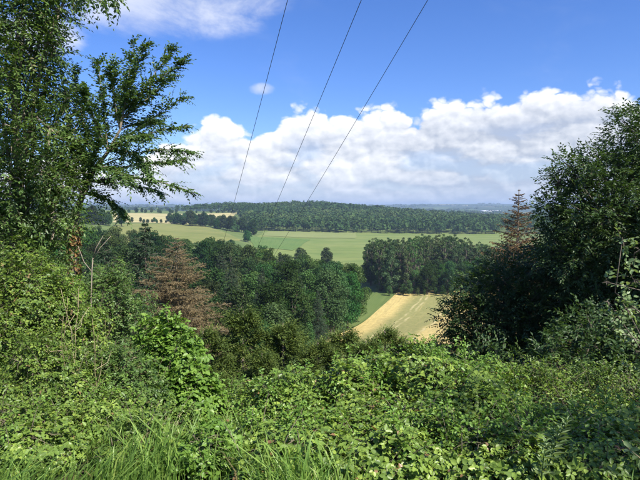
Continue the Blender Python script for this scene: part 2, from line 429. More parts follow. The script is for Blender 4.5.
def build_terrain():
    th = np.concatenate([np.linspace(-180, -44, 50, endpoint=False), np.linspace(-44, 44, 200, endpoint=False), np.linspace(44, 180, 50)[:-1]])
    th = np.radians(th); k = len(th); rr = np.concatenate([[.35], np.geomspace(.8, 13000, 150)])
    X = rr[:, None] * np.sin(th); Y = rr[:, None] * np.cos(th); Z = hz(X, Y)
    V = np.concatenate([np.stack([X, Y, Z], -1).reshape(-1, 3), [[0, 0, 0]]])
    i = np.arange(len(rr) - 1)[:, None] * k; j = np.arange(k)[None]; j2 = (j + 1) % k
    Q = np.stack([i + j, i + k + j, i + k + j2, i + j2], -1).reshape(-1, 4)
    T = np.stack([np.full(k, len(rr) * k), j[0], j2[0]], -1)
    mb = MB(); mb.add(V, Q, T)

    def fn(g):
        geo = g.new('ShaderNodeNewGeometry').outputs['Position']
        cd = g.new('ShaderNodeVectorMath', operation='LENGTH'); g.l.new(geo, cd.inputs[0]); dist = cd.outputs['Value']
        near = g.mix(g.sstep(.4, .62, g.noise(geo, 1.7, 6, .6)), (.035, .028, .016), (.05, .075, .022))
        mead = g.mix(g.sstep(.35, .65, g.noise(geo, .035, 5, .6)), (.085, .125, .035), (.125, .16, .05))
        mp = g.new('ShaderNodeMapping'); mp.inputs['Scale'].default_value = (.0036, .0013, 0); mp.inputs['Rotation'].default_value = (0, 0, .35)
        g.l.new(geo, mp.inputs[0])
        vo = g.new('ShaderNodeTexVoronoi', feature='F1'); g.l.new(mp.outputs[0], vo.inputs['Vector']); vo.inputs['Scale'].default_value = 1.0
        sp = g.new('ShaderNodeSeparateColor'); g.l.new(vo.outputs['Color'], sp.inputs[0])
        cr = g.new('ShaderNodeValToRGB'); cr.color_ramp.interpolation = 'CONSTANT'; el = cr.color_ramp.elements
        el[0].color = (.03, .055, .022, 1); el[0].position = 0; el[1].position = .38; el[1].color = (.09, .13, .045, 1)
        for p, c in ((.55, (.14, .16, .065)), (.68, (.05, .085, .03)), (.8, (.24, .21, .10)), (.9, (.10, .15, .05))):
            e = el.new(p); e.color = (*c, 1)
        g.l.new(sp.outputs[0], cr.inputs[0])
        wn = g.noise(geo, .0024, 5, .62)
        far = g.mix(g.sstep(.47, .53, wn), cr.outputs[0], (.028, .05, .022))
        c = g.mix(g.sstep(30, 90, dist), near, mead)
        return g.mix(g.sstep(1900, 2300, dist), c, far)
    o = link('terrain', mb.mesh('terrain', mat_ground('terrain_grass', fn), True)); o['kind'] = 'structure'
    o['label'] = 'grassy hillside falling into a wide green valley'
    return o


build_terrain()


def uvmesh(me, UV):
    uv = me.uv_layers.new(name='uv'); li = np.zeros(len(me.loops), np.int32); me.loops.foreach_get('vertex_index', li)
    uv.data.foreach_set('uv', UV[li].astype(np.float32).ravel())


def ground_at(px, py, d0, d1):
    """first ground point along the line of sight through a pixel"""
    D = np.geomspace(d0, d1, 1500); a = at(px, py, 1.0) - EYE
    P = EYE + a * D[:, None]; under = P[:, 2] <= hz(P[:, 0], P[:, 1])
    i = int(np.argmax(under)) if under.any() else len(D) - 1
    return P[i]


def field(name, corners, label, fn, nu=24, nv=40, lift=.25):
    """a cultivated patch draped over the valley floor; corners in plan, in order far left, far right, near right, near left"""
    c = [np.array(p[:2]) for p in corners]
    u = np.linspace(0, 1, nu); v = np.linspace(0, 1, nv); U, Vv = np.meshgrid(u, v)
    P = (c[3] * ((1 - U) * (1 - Vv))[..., None] + c[2] * (U * (1 - Vv))[..., None] + c[0] * ((1 - U) * Vv)[..., None] + c[1] * (U * Vv)[..., None])
    ed = np.sin(Vv * 9 + U * 5) * .012 * np.linalg.norm(c[1] - c[0]); P = P + ed[..., None] * np.array([.6, .3])
    Z = hz(P[..., 0], P[..., 1]) + lift
    n = np.arange(nv * nu).reshape(nv, nu)
    Q = np.stack([n[:-1, :-1], n[:-1, 1:], n[1:, 1:], n[1:, :-1]], -1).reshape(-1, 4)
    mb = MB(); mb.add(np.concatenate([P, Z[..., None]], -1), Q)
    me = mb.mesh(name, mat_ground(name + '_crop', fn), True); uvmesh(me, np.stack([U, Vv], -1).reshape(-1, 2))
    o = link(name, me); o['kind'] = 'structure'; o['label'] = label
    return o


def uvn(g):
    uv = g.new('ShaderNodeUVMap').outputs[0]; s = g.new('ShaderNodeSeparateXYZ'); g.l.new(uv, s.inputs[0])
    geo = g.new('ShaderNodeNewGeometry').outputs['Position']
    return s.outputs[0], s.outputs[1], geo


def f_stubble(g):
    u, v, geo = uvn(g)
    wob = g.m('ADD', u, g.m('MULTIPLY', g.m('SUBTRACT', g.noise(geo, .05, 4), .5), .10))
    fine = g.noise(geo, .55, 6, .7); st = g.noise(g.comb(g.m('MULTIPLY', wob, 26), g.m('MULTIPLY', v, 1.5), 0), 1.0, 4, .6)
    tan = g.mix(g.sstep(.3, .7, fine), (.36, .28, .10), (.53, .42, .165))
    grn = g.mix(g.sstep(.3, .7, fine), (.13, .155, .05), (.215, .215, .08))
    # green-grown strips between mown swathes
    s1 = g.m('MULTIPLY', g.sstep(.10, .20, wob), g.m('SUBTRACT', 1.0, g.sstep(.44, .52, wob)))
    s1 = g.m('MULTIPLY', s1, g.sstep(.28, .5, g.m('ADD', st, .06)))
    s1 = g.m('MULTIPLY', s1, g.m('SUBTRACT', 1.0, g.sstep(.86, .97, v)))
    rows = g.noise(g.comb(g.m('MULTIPLY', wob, 95), g.m('MULTIPLY', v, 4), 0), 1.0, 3, .6)
    c = g.mix(g.m('MULTIPLY', s1, .85), tan, grn)
    c = g.mix(g.m('MULTIPLY', g.sstep(.45, .62, rows), .4), c, (.24, .205, .085))
    for p, w in ((.235, .007), (.275, .007), (.49, .008)):
        d = g.m('ABSOLUTE', g.m('SUBTRACT', wob, p)); c = g.mix(g.m('MULTIPLY', g.m('SUBTRACT', 1.0, g.sstep(w * .4, w * 1.8, d)), g.m('MULTIPLY', g.sstep(.3, .6, g.noise(geo, .12, 3)), .6)), c, (.46, .39, .20))
    return c


def f_two(a, b, sx=10, sy=2):
    def fn(g):
        u, v, geo = uvn(g)
        n = g.noise(geo, .02, 5, .6); st = g.noise(g.comb(g.m('MULTIPLY', u, sx), g.m('MULTIPLY', v, sy), 0), 1.6, 4, .6)
        c = g.mix(g.sstep(.35, .65, g.m('ADD', g.m('MULTIPLY', n, .5), g.m('MULTIPLY', st, .5))), a, b)
        w = g.m('ADD', g.m('MULTIPLY', u if sx > sy else v, 13.0), g.m('MULTIPLY', n, 1.2))        # drilling lines and patchy growth
        ln = g.m('SUBTRACT', 1.0, g.sstep(.03, .12, g.m('ABSOLUTE', g.m('SUBTRACT', g.m('FRACT', w), .5))))
        c = g.mix(g.m('MULTIPLY', ln, .35), c, tuple(x * .72 for x in a))
        return g.mix(g.m('MULTIPLY', g.sstep(.5, .72, g.noise(geo, .006, 5, .65)), .45), c, tuple(x * .8 for x in a))
    return fn


def gp(px, py, d0=140, d1=2400):
    return ground_at(px, py, d0, d1)


field('stubble_field', [gp(398, 291.5), gp(520, 289), gp(500, 345, 60), gp(322, 343, 60)], 'mown straw coloured stubble field with wheel tracks running towards the poplar block', f_stubble, 40, 60)
field('meadow_strip', [gp(383, 283), gp(396, 290.5), gp(318, 345, 60), gp(302, 340, 60)], 'narrow green grass strip between the wood edge and the stubble field', f_two((.09, .135, .035), (.135, .17, .05)))
field('pasture', [gp(262, 231), gp(520, 232), gp(520, 262, 140, 700), gp(236, 262, 140, 700)], 'broad pale green pasture below the wooded ridge', f_two((.115, .165, .042), (.175, .205, .062), 4, 16), 30, 40, .25)
field('green_crop_field', [gp(249, 236.5), gp(310, 240), gp(293, 251), gp(254, 248)], 'small darker green crop rectangle set in the pale pasture', f_two((.085, .145, .036), (.11, .165, .045), 12, 2), 24, 24, .6)
field('mown_strip', [gp(268, 231.6), gp(356, 232.6), gp(356, 238.6), gp(262, 236.2)], 'light hay strip along the foot of the wooded ridge', f_two((.165, .20, .066), (.195, .215, .078), 3, 8), 24, 12, .6)
field('sloping_meadow', [gp(112, 224), gp(196, 223.5), gp(244, 241), gp(112, 246)], 'pale olive meadow sloping below the hedgerow trees', f_two((.14, .165, .045), (.20, .20, .065), 3, 10), 24, 30, .25)
field('wheat_field', [gp(112, 213.3), gp(238, 212.6), gp(230, 220.5), gp(112, 222.4)], 'pale yellow wheat field on the far rise', f_two((.33, .29, .13), (.42, .37, .18), 3, 10), 24, 24, .25)

# ------------------------------------------------------------------ tree builders
def crown_mass(mb, lobes, per_m2, ll, lw, rng, oval=False, inner=.25, up=.35, squash=.85, cut=-.55):
    """leaf faces spread over and through a set of lobes (centre, radius)"""
    for c, r in lobes:
        n = int(per_m2 * 12.6 * r * r) + 4
        d = rvec(n, rng); d = d[(d[:, 2] > cut) | (rng.random(n) < .3)]; n = len(d)
        rad = r * np.where(rng.random(n) < inner, rng.uniform(.3, .85, n), rng.normal(.96, .09, n))
        P = c + d * rad[:, None] * np.array([1, 1, squash])
        N = nrm(d * .75 + rng.normal(size=(n, 3)) * .55 + np.array([0, 0, up]))
        D = nrm(np.cross(N, rng.normal(size=(n, 3)))); sz = rng.uniform(.6, 1.25, n)
        mb.leaves(P - D * (ll * sz * .5)[:, None], D, N, ll * sz, lw * sz, oval=oval, r=np.clip(rng.random() * .45 + rng.random(n) * .55, 0, 1))


def broadleaf_mesh(seed, h, rad, per, ll, kind='round'):
    rng = np.random.default_rng(seed); lobes = []
    base = h * (.22 if kind == 'round' else .10)
    n = 34 if kind == 'round' else 30
    for q in range(n):
        t = (q + rng.random()) / n
        z = base + (h - base) * (t ** .85) * .95
        if kind == 'round':
            prof = math.sin(math.pi * min(1, .16 + .78 * t)) ** .7
        else:
            prof = (min(1, t * 4 + .45)) * (1 - .45 * max(0, t - .55) / .45)
        a = q * 2.4 + rng.random() * .8; rr = rad * prof * (rng.uniform(.45, .85) if rng.random() < .8 else rng.uniform(0, .35))
        lr = rad * rng.uniform(.26, .44) * (1.0 if kind == 'round' else .95) * (1.05 - .4 * t)
        lobes.append((np.array([math.cos(a) * rr, math.sin(a) * rr, z - lr * .3]), lr))
    cm = MB(); crown_mass(cm, lobes, per, ll, ll * .72, rng)
    tm = MB(); hh = np.linspace(0, h * .8, 7); w = h * .016
    path = np.stack([np.sin(hh * .3 + seed) * w * .8, np.cos(hh * .25 + seed) * w * .8, hh - .4], -1)
    tm.tube(path, np.linspace(h * .02, h * .004, 7), 7)
    for c, r in lobes[::2]:
        z0 = max(h * .15, c[2] * .62); p0 = np.array([np.interp(z0, hh, path[:, 0]), np.interp(z0, hh, path[:, 1]), z0 - .4])
        tm.tube([p0, (p0 + c) / 2 + [0, 0, .3], c], [h * .008, h * .005, h * .002], 5)
    return cm, tm


def conifer_mb(seed, h, rad, levels, nb, needle, dead=False, top=.02, bare=0.0, needle_n=9, droop=.25):
    """whorled conifer: returns foliage and wood"""
    rng = np.random.default_rng(seed); fo = MB(); wd = MB()
    wd.tube([[0, 0, -.5], [.05, 0, h * .35], [0, .06, h * .7], [0, 0, h]], [h * .014, h * .010, h * .006, h * .0012], 7)
    for q in range(levels):
        t = q / (levels - 1); z = h * (.06 + .935 * t)
        R = rad * ((1 - t) ** .8) * rng.uniform(.8, 1.12) + rad * top
        for b in range(nb):
            if rng.random() < bare * (1 - .3 * t): continue
            a = b * 2 * math.pi / nb + q * 1.1 + rng.normal() * .22; L = R * (rng.uniform(.45, 1.2) if dead else rng.uniform(.62, 1.18)); z = h * (.06 + .935 * t) + (rng.uniform(-.5, .5) * h / levels if t < .97 else 0)
            d = np.array([math.cos(a), math.sin(a), 0]); slope = .35 * t + .05 - droop * .5 * (1 - t)
            pts = []
            for s in (0, .4, .75, 1.0):
                pts.append(np.array([0, 0, z]) + d * L * s + np.array([0, 0, L * (slope * s - droop * s * s * .8 + .12 * s ** 3)]))
            pts = np.array(pts); wd.tube(pts, [h * .0026 * (1 - t * .6), h * .0016 * (1 - t * .5), h * .001, h * .0005], 4)
            ns = max(3, int(needle_n * L / rad * 1.6)); s = rng.uniform(.12, 1.0, ns * 2)
            P = np.stack([np.interp(s, (0, .4, .75, 1.0), pts[:, k]) for k in range(3)], -1)
            side = np.array([-d[1], d[0], 0]); sg = np.where(rng.random(len(s)) < .5, 1, -1)[:, None]
            tl = L * .42 * (1.05 - s * .75) * rng.uniform(.6, 1.2, len(s))
            D = nrm(side * sg * .8 + d * .75 + rng.normal(size=P.shape) * .2 + np.array([0, 0, -.25 if not dead else -.12]))
            if dead:
                E = P + D * tl[:, None]; wd.strips(P, E, .022)
                for k in range(needle):
                    f = rng.uniform(.15, 1, len(s))[:, None]; Q = P + (E - P) * f
                    dd = nrm(D * .6 + rng.normal(size=P.shape) * .6); fo.strips(Q, Q + dd * (tl * .34)[:, None], .042)
            else:
                fo.sprays(P, D, tl + .1, needle, .15 * rad ** .5, .055 * rad ** .5, droop=.25, oval=False, ang=.6)
    return fo, wd


def place(proto_parts, name, label, cat, loc, group, rz, s, tint=None):
    t = thing(name, label, cat, loc, group, rz, s)
    for pn, me, stuff in proto_parts:
        o = link(pn, me, t)
        if stuff: o['kind'] = 'stuff'
    return t


# archetypes of the wood
WOOD = []
for sd, h, r in ((1, 17, 5.2), (2, 19, 4.6), (3, 15, 5.0), (4, 18, 5.6), (5, 14, 4.2), (6, 20, 5.0)):
    cm, tm = broadleaf_mesh(sd, h, r, 9.6, .43)
    WOOD.append((h, [('crown', cm.mesh('wood_crown', M['wood']), True), ('trunk', tm.mesh('wood_trunk', M['bark'], True), False)]))
POP = []
for sd, h, r in ((11, 25, 3.9), (12, 23, 3.6), (13, 26, 4.2), (14, 20, 4.2)):
    cm, tm = broadleaf_mesh(sd, h, r, 8.0, .5, 'tall')
    POP.append((h, [('crown', cm.mesh('poplar_crown', M['poplar']), True), ('trunk', tm.mesh('poplar_trunk', M['bark'], True), False)]))


def visible_y(x, y, z):
    """pixel row and column of a point"""
    v = np.array([x, y, z]) - EYE; f = v[1] * CP - v[2] * SP; u = v[1] * SP + v[2] * CP
    return 320 + F * v[0] / f, 240 - F * u / f


def wood_right(D):
    return np.interp(D, [30, 60, 90, 125, 160, 190, 215, 235, 300, 380, 450], [-3, -4, -4, -1, 8, 14, 17.5, 19, -18, -42, -60])


rng = np.random.default_rng(21)
pts = []
for tries in range(9000):
    D = math.exp(rng.uniform(math.log(46), math.log(430))); xr = wood_right(D)
    x = xr - rng.random() ** 1.3 * (.62 * D + xr + 8)
    if x < -.52 * D - 6: continue
    if x > xr - 2.2: continue
    md = 3.6 if D < 100 else (4.6 if D < 240 else 6.2)
    if all((x - a) ** 2 + (D - b) ** 2 > md * md for a, b in pts): pts.append((x, D))
    if len(pts) > 420: break
# the 300 that show largest
edge_pts = sorted(pts, key=lambda p: p[1])
cnt = 0
for x, D in edge_pts:
    if cnt >= 298: break
    g0 = float(hz(x, D)); k = int(rng.integers(0, 6)); h, parts = WOOD[k]
    px = 320 + F * x / D
    # rows of treetops seen above the wood
    want = np.interp(px, [0, 60, 120, 180, 220, 260, 310, 340, 370], [226, 226, 228, 234, 240, 246, 256, 261, 263])
    topz = g0 + h; _, py = visible_y(x, D, topz)
    if py < want:
        zt = 1.6 - (want + rng.uniform(0, 5) - 205) / F * D; sc = (zt - g0) / h
        if sc < .42: continue
        sc = min(sc, 1.1)
    else:
        sc = rng.uniform(.72, 1.18)
    if D > 215: zt = 1.6 - (want + rng.uniform(-3, 6) - 205) / F * D; sc = float(np.clip((zt - g0) / h, .7, 1.4))
    sc *= np.interp(D, [46, 75, 130], [.58, .66, 1.0])
    look = ('broadleaf tree', 'upright leafy tree', 'low round leafy tree', 'spreading leafy tree', 'small leafy tree', 'tall leafy tree')[k]
    reg = 'near the dead brown spruce' if D < 110 else ('in the middle of the sloping wood' if D < 200 else 'at the far edge of the sloping wood')
    place(parts, 'broadleaf_tree', f'{look} {reg}', 'tree', (x, D, g0), f'{look}s {reg}', rng.uniform(0, 6.28), sc)
    cnt += 1
print('wood trees', cnt)

# poplar block beyond the stubble field
rng = np.random.default_rng(31); pp = []
for tries in range(4000):
    D = rng.uniform(268, 350); x0 = np.interp(D, [268, 350], [30, 28]); x = rng.uniform(x0, x0 + 95)
    if D < 282 and x < 36 and rng.random() < .6: continue
    if all((x - a) ** 2 + (D - b) ** 2 > 4.3 ** 2 for a, b in pp): pp.append((x, D))
    if len(pp) >= 190: break
for x, D in sorted(pp, key=lambda p: p[1])[:190]:
    px = 320 + F * x / D
    if px > 640: continue
    k = int(rng.integers(0, 4)); h, parts = POP[k]; g0 = float(hz(x, D))
    want = np.interp(px, [350, 362, 380, 412, 424, 458, 470, 500, 560], [243, 236, 235, 237, 231, 232, 240, 242, 245]) + rng.uniform(-1, 8) + (6 if px > 425 and D < 300 else 0)
    zt = 1.6 - (want - 205) / F * D; sc = np.clip((zt - g0) / h, .6, 1.25) * (.9 if D < 275 and rng.random() < .3 else 1)
    if px > 424 and D < 296 and rng.random() < .6: h, parts = WOOD[k]; sc = rng.uniform(.75, 1.05)
    row = 'on the edge of the block beside the stubble field' if D < 284 else 'inside the block behind the stubble field'
    place(parts, 'poplar_tree', f'tall dark green poplar {row}', 'tree', (x, D, g0), f'poplars {row}', rng.uniform(0, 6.28), sc)
# low bushes at the foot of the block
rng = np.random.default_rng(32)
for i in range(9):
    px = 392 + i * 9 + rng.uniform(-3, 3); D = 262 + rng.uniform(0, 4); x = (px - 320) / F * D
    h, parts = WOOD[int(rng.integers(0, 6))]
    place(parts, 'field_bush', 'low round bush at the foot of the poplar block', 'bush', (x, D, float(hz(x, D))), 'bushes at the foot of the poplars', rng.uniform(0, 6), rng.uniform(.2, .42))

# lone tree and hedgerow trees out in the fields
FAR = []
for sd, h, r in ((41, 12, 4.6), (42, 14, 4.4), (43, 10, 4.8)):
    cm, tm = broadleaf_mesh(sd, h, r, 4.0, .8)
    FAR.append((h, [('crown', cm.mesh('field_tree_crown', M['wood']), True), ('trunk', tm.mesh('field_tree_trunk', M['bark'], True), False)]))


def hedge(p0, p1, n, label, group, s0, s1, jit, seed, d1=1600):
    rng = np.random.default_rng(seed)
    A = gp(*p0, 140, d1); B = gp(*p1, 140, d1)
    for i in range(n):
        t = (i + .5 + rng.uniform(-.35, .35)) / n; p = A + (B - A) * t + rng.normal(size=3) * jit
        h, parts = FAR[int(rng.integers(0, 3))]
        place(parts, 'hedgerow_tree', label, 'tree', (p[0], p[1], float(hz(p[0], p[1])) - .3), group, rng.uniform(0, 6), rng.uniform(s0, s1))


hedge((176, 224), (252, 234), 34, 'hedgerow tree along the top of the olive meadow', 'hedgerow trees above the olive meadow', 1.0, 1.7, 9, 51)
hedge((174, 221.5), (250, 230), 36, 'hedgerow tree between the olive meadow and the wheat field', 'hedgerow trees below the wheat field', .95, 1.6, 12, 52)
hedge((133, 222.8), (172, 222.6), 12, 'low hedge bush along the lower side of the wheat field', 'hedge bushes below the wheat field', .28, .6, 4, 53)
hedge((112, 212.8), (240, 212.2), 26, 'distant tree on the crest behind the wheat field', 'trees on the crest behind the wheat field', .45, .95, 10, 54, 2400)
hedge((70, 222), (112, 226), 15, 'dark tree on the rise behind the leaning tree', 'trees on the rise behind the leaning tree', .9, 1.5, 8, 55)
A = gp(247, 242); h, parts = FAR[0]
place(parts, 'lone_tree', 'lone round field tree between the olive meadow and the green crop', 'tree', (A[0], A[1], float(hz(A[0], A[1])) - .3), None, .4, 1.15)
for i, (px, py, s) in enumerate(((300, 266, 1.25), (326, 268, 1.2), (231, 249, .9))):
    A = gp(px, py); h, parts = FAR[i % 3]
    place(parts, 'field_tree', 'dark field tree rising at the back of the sloping wood', 'tree', (A[0], A[1], float(hz(A[0], A[1])) - .3), 'field trees behind the wood', i * 1.3, s)


# wooded ridge: one far mass of trees
def ridge_wood():
    rng = np.random.default_rng(61); mb = MB(); pts = []
    n = 0
    for tries in range(16000):
        D = rng.uniform(880, 1560); px = rng.uniform(150, 640); x = (px - 320) / F * D
        front = np.interp(px, [150, 236, 250, 262, 330, 420, 512, 560, 640], [1650, 1320, 950, 905, 885, 890, 905, 920, 930])
        if D < front + rng.uniform(-6, 6): continue
        if px > 505 and D < 1000 and rng.random() < .5: continue
        pts.append((x, D, px, D - front))
    # thin to about one tree per 60 square metres
    cells = {}
    for p in pts:
        cells.setdefault((int((p[0] + 3 * math.sin(p[1])) // 8.0), int((p[1] + 3 * math.sin(p[0])) // 8.0)), p)
    P = list(cells.values())
    for x, D, px, inn in P:
        g0 = float(hz(x, D)); h = rng.uniform(11, 22) * (1 if inn > 20 else .9) + 2.5 * math.sin(x * .03) * math.sin(D * .02); r = rng.uniform(2.8, 5.0) if rng.random() < .72 else rng.uniform(6.0, 9.0); stand_ = .5 + .5 * math.sin(x * .013 + 1.3 * math.sin(D * .011)) * math.sin(D * .017 + x * .006)
        k = 44 if inn < 60 else 22
        d = rvec(k, rng); d[:, 2] = np.abs(d[:, 2]) * 1.1 - .25; d = nrm(d)
        rad = r * rng.uniform(.72, 1.08, k)
        hh = h * (.5 if inn > 25 else .84)
        c = np.array([x, D, g0 + h - hh * .5]); Pp = c + d * rad[:, None] * np.array([1, 1, hh * .55 / r])
        N = nrm(d * .9 + rng.normal(size=(k, 3)) * .35 + [0, 0, .2]); Dd = nrm(np.cross(N, rng.normal(size=(k, 3))))
        L = r * rng.uniform(.46, .8, k); tone = np.clip(rng.random() * .45 + stand_ * .4 + rng.random(k) * .2 - .03, 0, 1)
        mb.leaves(Pp - Dd * L[:, None] * .5, Dd, N, L, L * .9, oval=False, r=tone)
        if inn < 14:
            mb.tube([[x, D, g0 - 1.0], [x, D, g0 + h * .6]], [.35, .2], 3, 0.0)
    o = link('wooded_ridge', mb.mesh('wooded_ridge', M['far'])); tag(o, 'long dark broadleaf wood covering the ridge beyond the pastures', 'wood', kind='stuff')
    print('ridge trees', len(P))


ridge_wood()


def far_woods():
    """small copses and hedges over the far hills, too far away to count"""
    rng = np.random.default_rng(66); mb = MB()
    for q in range(230):
        D = math.exp(rng.uniform(math.log(2300), math.log(8800))); px = rng.uniform(-120, 760); x = (px - 320) / F * D
        n = int(rng.integers(5, 26)); L = D * rng.uniform(.02, .07); a = rng.normal() * .35
        s = rng.uniform(-.5, .5, n) * L; X = x + s * math.cos(a) + rng.normal(size=n) * D * .002; Y = D + s * math.sin(a) + rng.normal(size=n) * D * .006
        Z = hz(X, Y)
        for i in range(n):
            r = rng.uniform(8, 15); k = 9; d = rvec(k, rng); d[:, 2] = np.abs(d[:, 2])
            Pp = np.array([X[i], Y[i], Z[i] + 2]) + d * np.array([r * 1.4, r, r]); N = nrm(d + rng.normal(size=(k, 3)) * .3); Dd = nrm(np.cross(N, rng.normal(size=(k, 3))))
            mb.leaves(Pp - Dd * r * .5, Dd, N, r * 1.1, r, oval=False)
    o = link('distant_copses', mb.mesh('distant_copses', M['far'])); tag(o, 'blue-green copses and hedges scattered over the far hills', 'wood', kind='stuff')


far_woods()

# pale sheds far out in the plain
for i, (px, ln) in enumerate(((483, 40), (489, 60), (497, 45))):
    D = 4300 + i * 40; x = (px - 320) / F * D; z = float(hz(x, D))
    t = thing('warehouse', 'long pale warehouse far out in the hazy plain', 'building', (x, D, z), 'pale warehouses in the far plain', .08)
    w = MB(); a, b, hh = ln / 2, 15, 6
    w.add([[-a, -b, -3], [a, -b, -3], [a, b, -3], [-a, b, -3], [-a, -b, hh], [a, -b, hh], [a, b, hh], [-a, b, hh]],
          [[0, 1, 5, 4], [1, 2, 6, 5], [2, 3, 7, 6], [3, 0, 4, 7]]); part('wall', w, M['shedwall'], t)
    r_ = MB(); a += 1; b += 1
    r_.add([[-a, -b, hh + .05], [a, -b, hh + .05], [a, b, hh + .05], [-a, b, hh + .05], [-a, 0, hh + 3], [a, 0, hh + 3]],
           [[0, 1, 5, 4], [2, 3, 4, 5], [3, 2, 1, 0]], [[0, 4, 3], [1, 2, 5]]); part('roof', r_, M['shedroof'], t)


# ------------------------------------------------------------------ conifers on the slope
def stand(px, py_top, D):
    p = at(px, py_top, D); g0 = float(hz(p[0], p[1])); return (p[0], p[1], g0), p[2] - g0


loc, h = stand(176, 238, 42)
t = thing('dead_spruce', 'dead brown spruce with bare twiggy branches standing before the green wood', 'tree', loc)
fo, wd = conifer_mb(71, h, 8.0, 46, 11, 13, True, .03, .12, 20, .26)
part('twigs', fo, M['deadneedle'], t, True); part('trunk', wd, M['twig'], t)

loc, h = stand(519, 189, 33)
t = thing('dead_conifer', 'rusty brown dying conifer with a bare spire beside the big dark tree', 'tree', loc)
fo, wd = conifer_mb(72, h, 5.6, 56, 8, 10, True, .02, .10, 18, .25)
part('twigs', fo, M['rust'], t, True); part('trunk', wd, M['bark'], t)

for i, (px, py, D, lab) in enumerate(((145, 223, 56, 'dark green spruce with a pointed top behind the dead brown spruce'), (104, 238, 60, 'dark green spruce half hidden behind the ivy covered trunk'))):
    loc, h = stand(px, py, D)
    t = thing('spruce_tree', lab, 'tree', loc)
    if i == 0:
        fo, wd = conifer_mb(75, h, 4.8, 34, 10, 5, False, .03, .03, 12, .35); h0 = h
        sp = [('foliage', fo.mesh('spruce_foliage', M['spruce']), True), ('trunk', wd.mesh('spruce_trunk', M['bark']), False)]
    t.scale = (h / h0,) * 3; t.rotation_euler = (0, 0, i * 1.9)   # copies share one build
    for pn, me, stf in sp:
        o = link(pn, me, t)
        if stf: o['kind'] = 'stuff'


rng = np.random.default_rng(78)
for px, py, D in ((232, 262, 105), (262, 268, 120), (300, 276, 140), (222, 250, 150), (318, 290, 128), (280, 252, 210)):
    loc, h = stand(px, py, D)
    place(sp, 'spruce_tree', 'dark pointed spruce among the round crowns of the sloping wood', 'tree', loc, 'spruces among the broadleaf wood', rng.uniform(0, 6), h / h0)


def cypress_mb(seed, h, rad):
    """bushy yew-like conifer: plumes of feathery sprays on rising limbs"""
    rng = np.random.default_rng(seed); fo = MB(); wd = MB()
    wd.tube([[0, 0, -.4], [.05, .03, h * .5], [0, 0, h * .95]], [h * .02, h * .012, h * .003], 7)
    n = int(34 * (rad / 1.5))
    for q in range(n):
        t = (q + .5) / n; z = h * (.12 + .80 * t); R = rad * (1 - t ** 2.2 * .86) * rng.uniform(.6, 1.1); a = q * 2.399 + rng.normal() * .3
        d = np.array([math.cos(a), math.sin(a), 0]); rise = rng.uniform(.15, .6)
        p0 = np.array([0, 0, z]); p1 = p0 + d * R * .6 + [0, 0, R * rise * .35]; p2 = p0 + d * R + [0, 0, R * rise]
        wd.tube([p0, p1, p2], [.022, .015, .006], 5)
        m = 108; s = rng.uniform(.3, 1.05, m)[:, None]; P = p0 * (1 - s) + p2 * s + rng.normal(size=(m, 3)) * .085 * rad * .6
        D = nrm(d * .8 + np.array([0, 0, .55]) + rng.normal(size=(m, 3)) * .5)
        fo.sprays(P, D, rng.uniform(.2, .38, m), 7, .125, .046, droop=.1, oval=False, ang=.7)
    return fo, wd


CYP = [(203, 322, 17.0, 1.9, 'behind the round bright shrub'), (243, 300, 18.5, 2.0, 'tallest of the olive conifers below the bank'), (283, 313, 19, 1.9, 'between the tallest olive conifer and the stubble field'),
       (318, 334, 18.5, 1.8, 'short, just below the corner of the stubble field'), (344, 321, 20.5, 1.8, 'before the near end of the stubble field'), (366, 332, 17.5, 1.8, 'low, before the tracks of the stubble field'),
       (385, 322, 22, 1.8, 'before the middle of the stubble field'), (408, 336, 18, 1.8, 'low, between the stubble field and the tallest bramble mound'),
       (428, 334, 20, 1.5, 'at the foot of the big dark tree'), (218, 368, 13.0, 1.2, 'young, low in the gap beside the round bright shrub'), (262, 345, 14.5, 1.4, 'low, right behind the bramble bank')]
OLIVE = []
for i, rad in enumerate((1.9, 1.75, 1.95)):
    fo, wd = cypress_mb(80 + i, 7.0, rad)
    OLIVE.append([('foliage', fo.mesh('olive_foliage', M['cypress']), True), ('trunk', wd.mesh('olive_trunk', M['bark']), False)])
for i, (px, py, D, rad, lab) in enumerate(CYP):
    loc, h = stand(px, py, D)
    place(OLIVE[i % 3], 'olive_conifer', f'bushy olive green conifer {lab}', 'tree', loc, None, i * 2.1, h / 7.0)


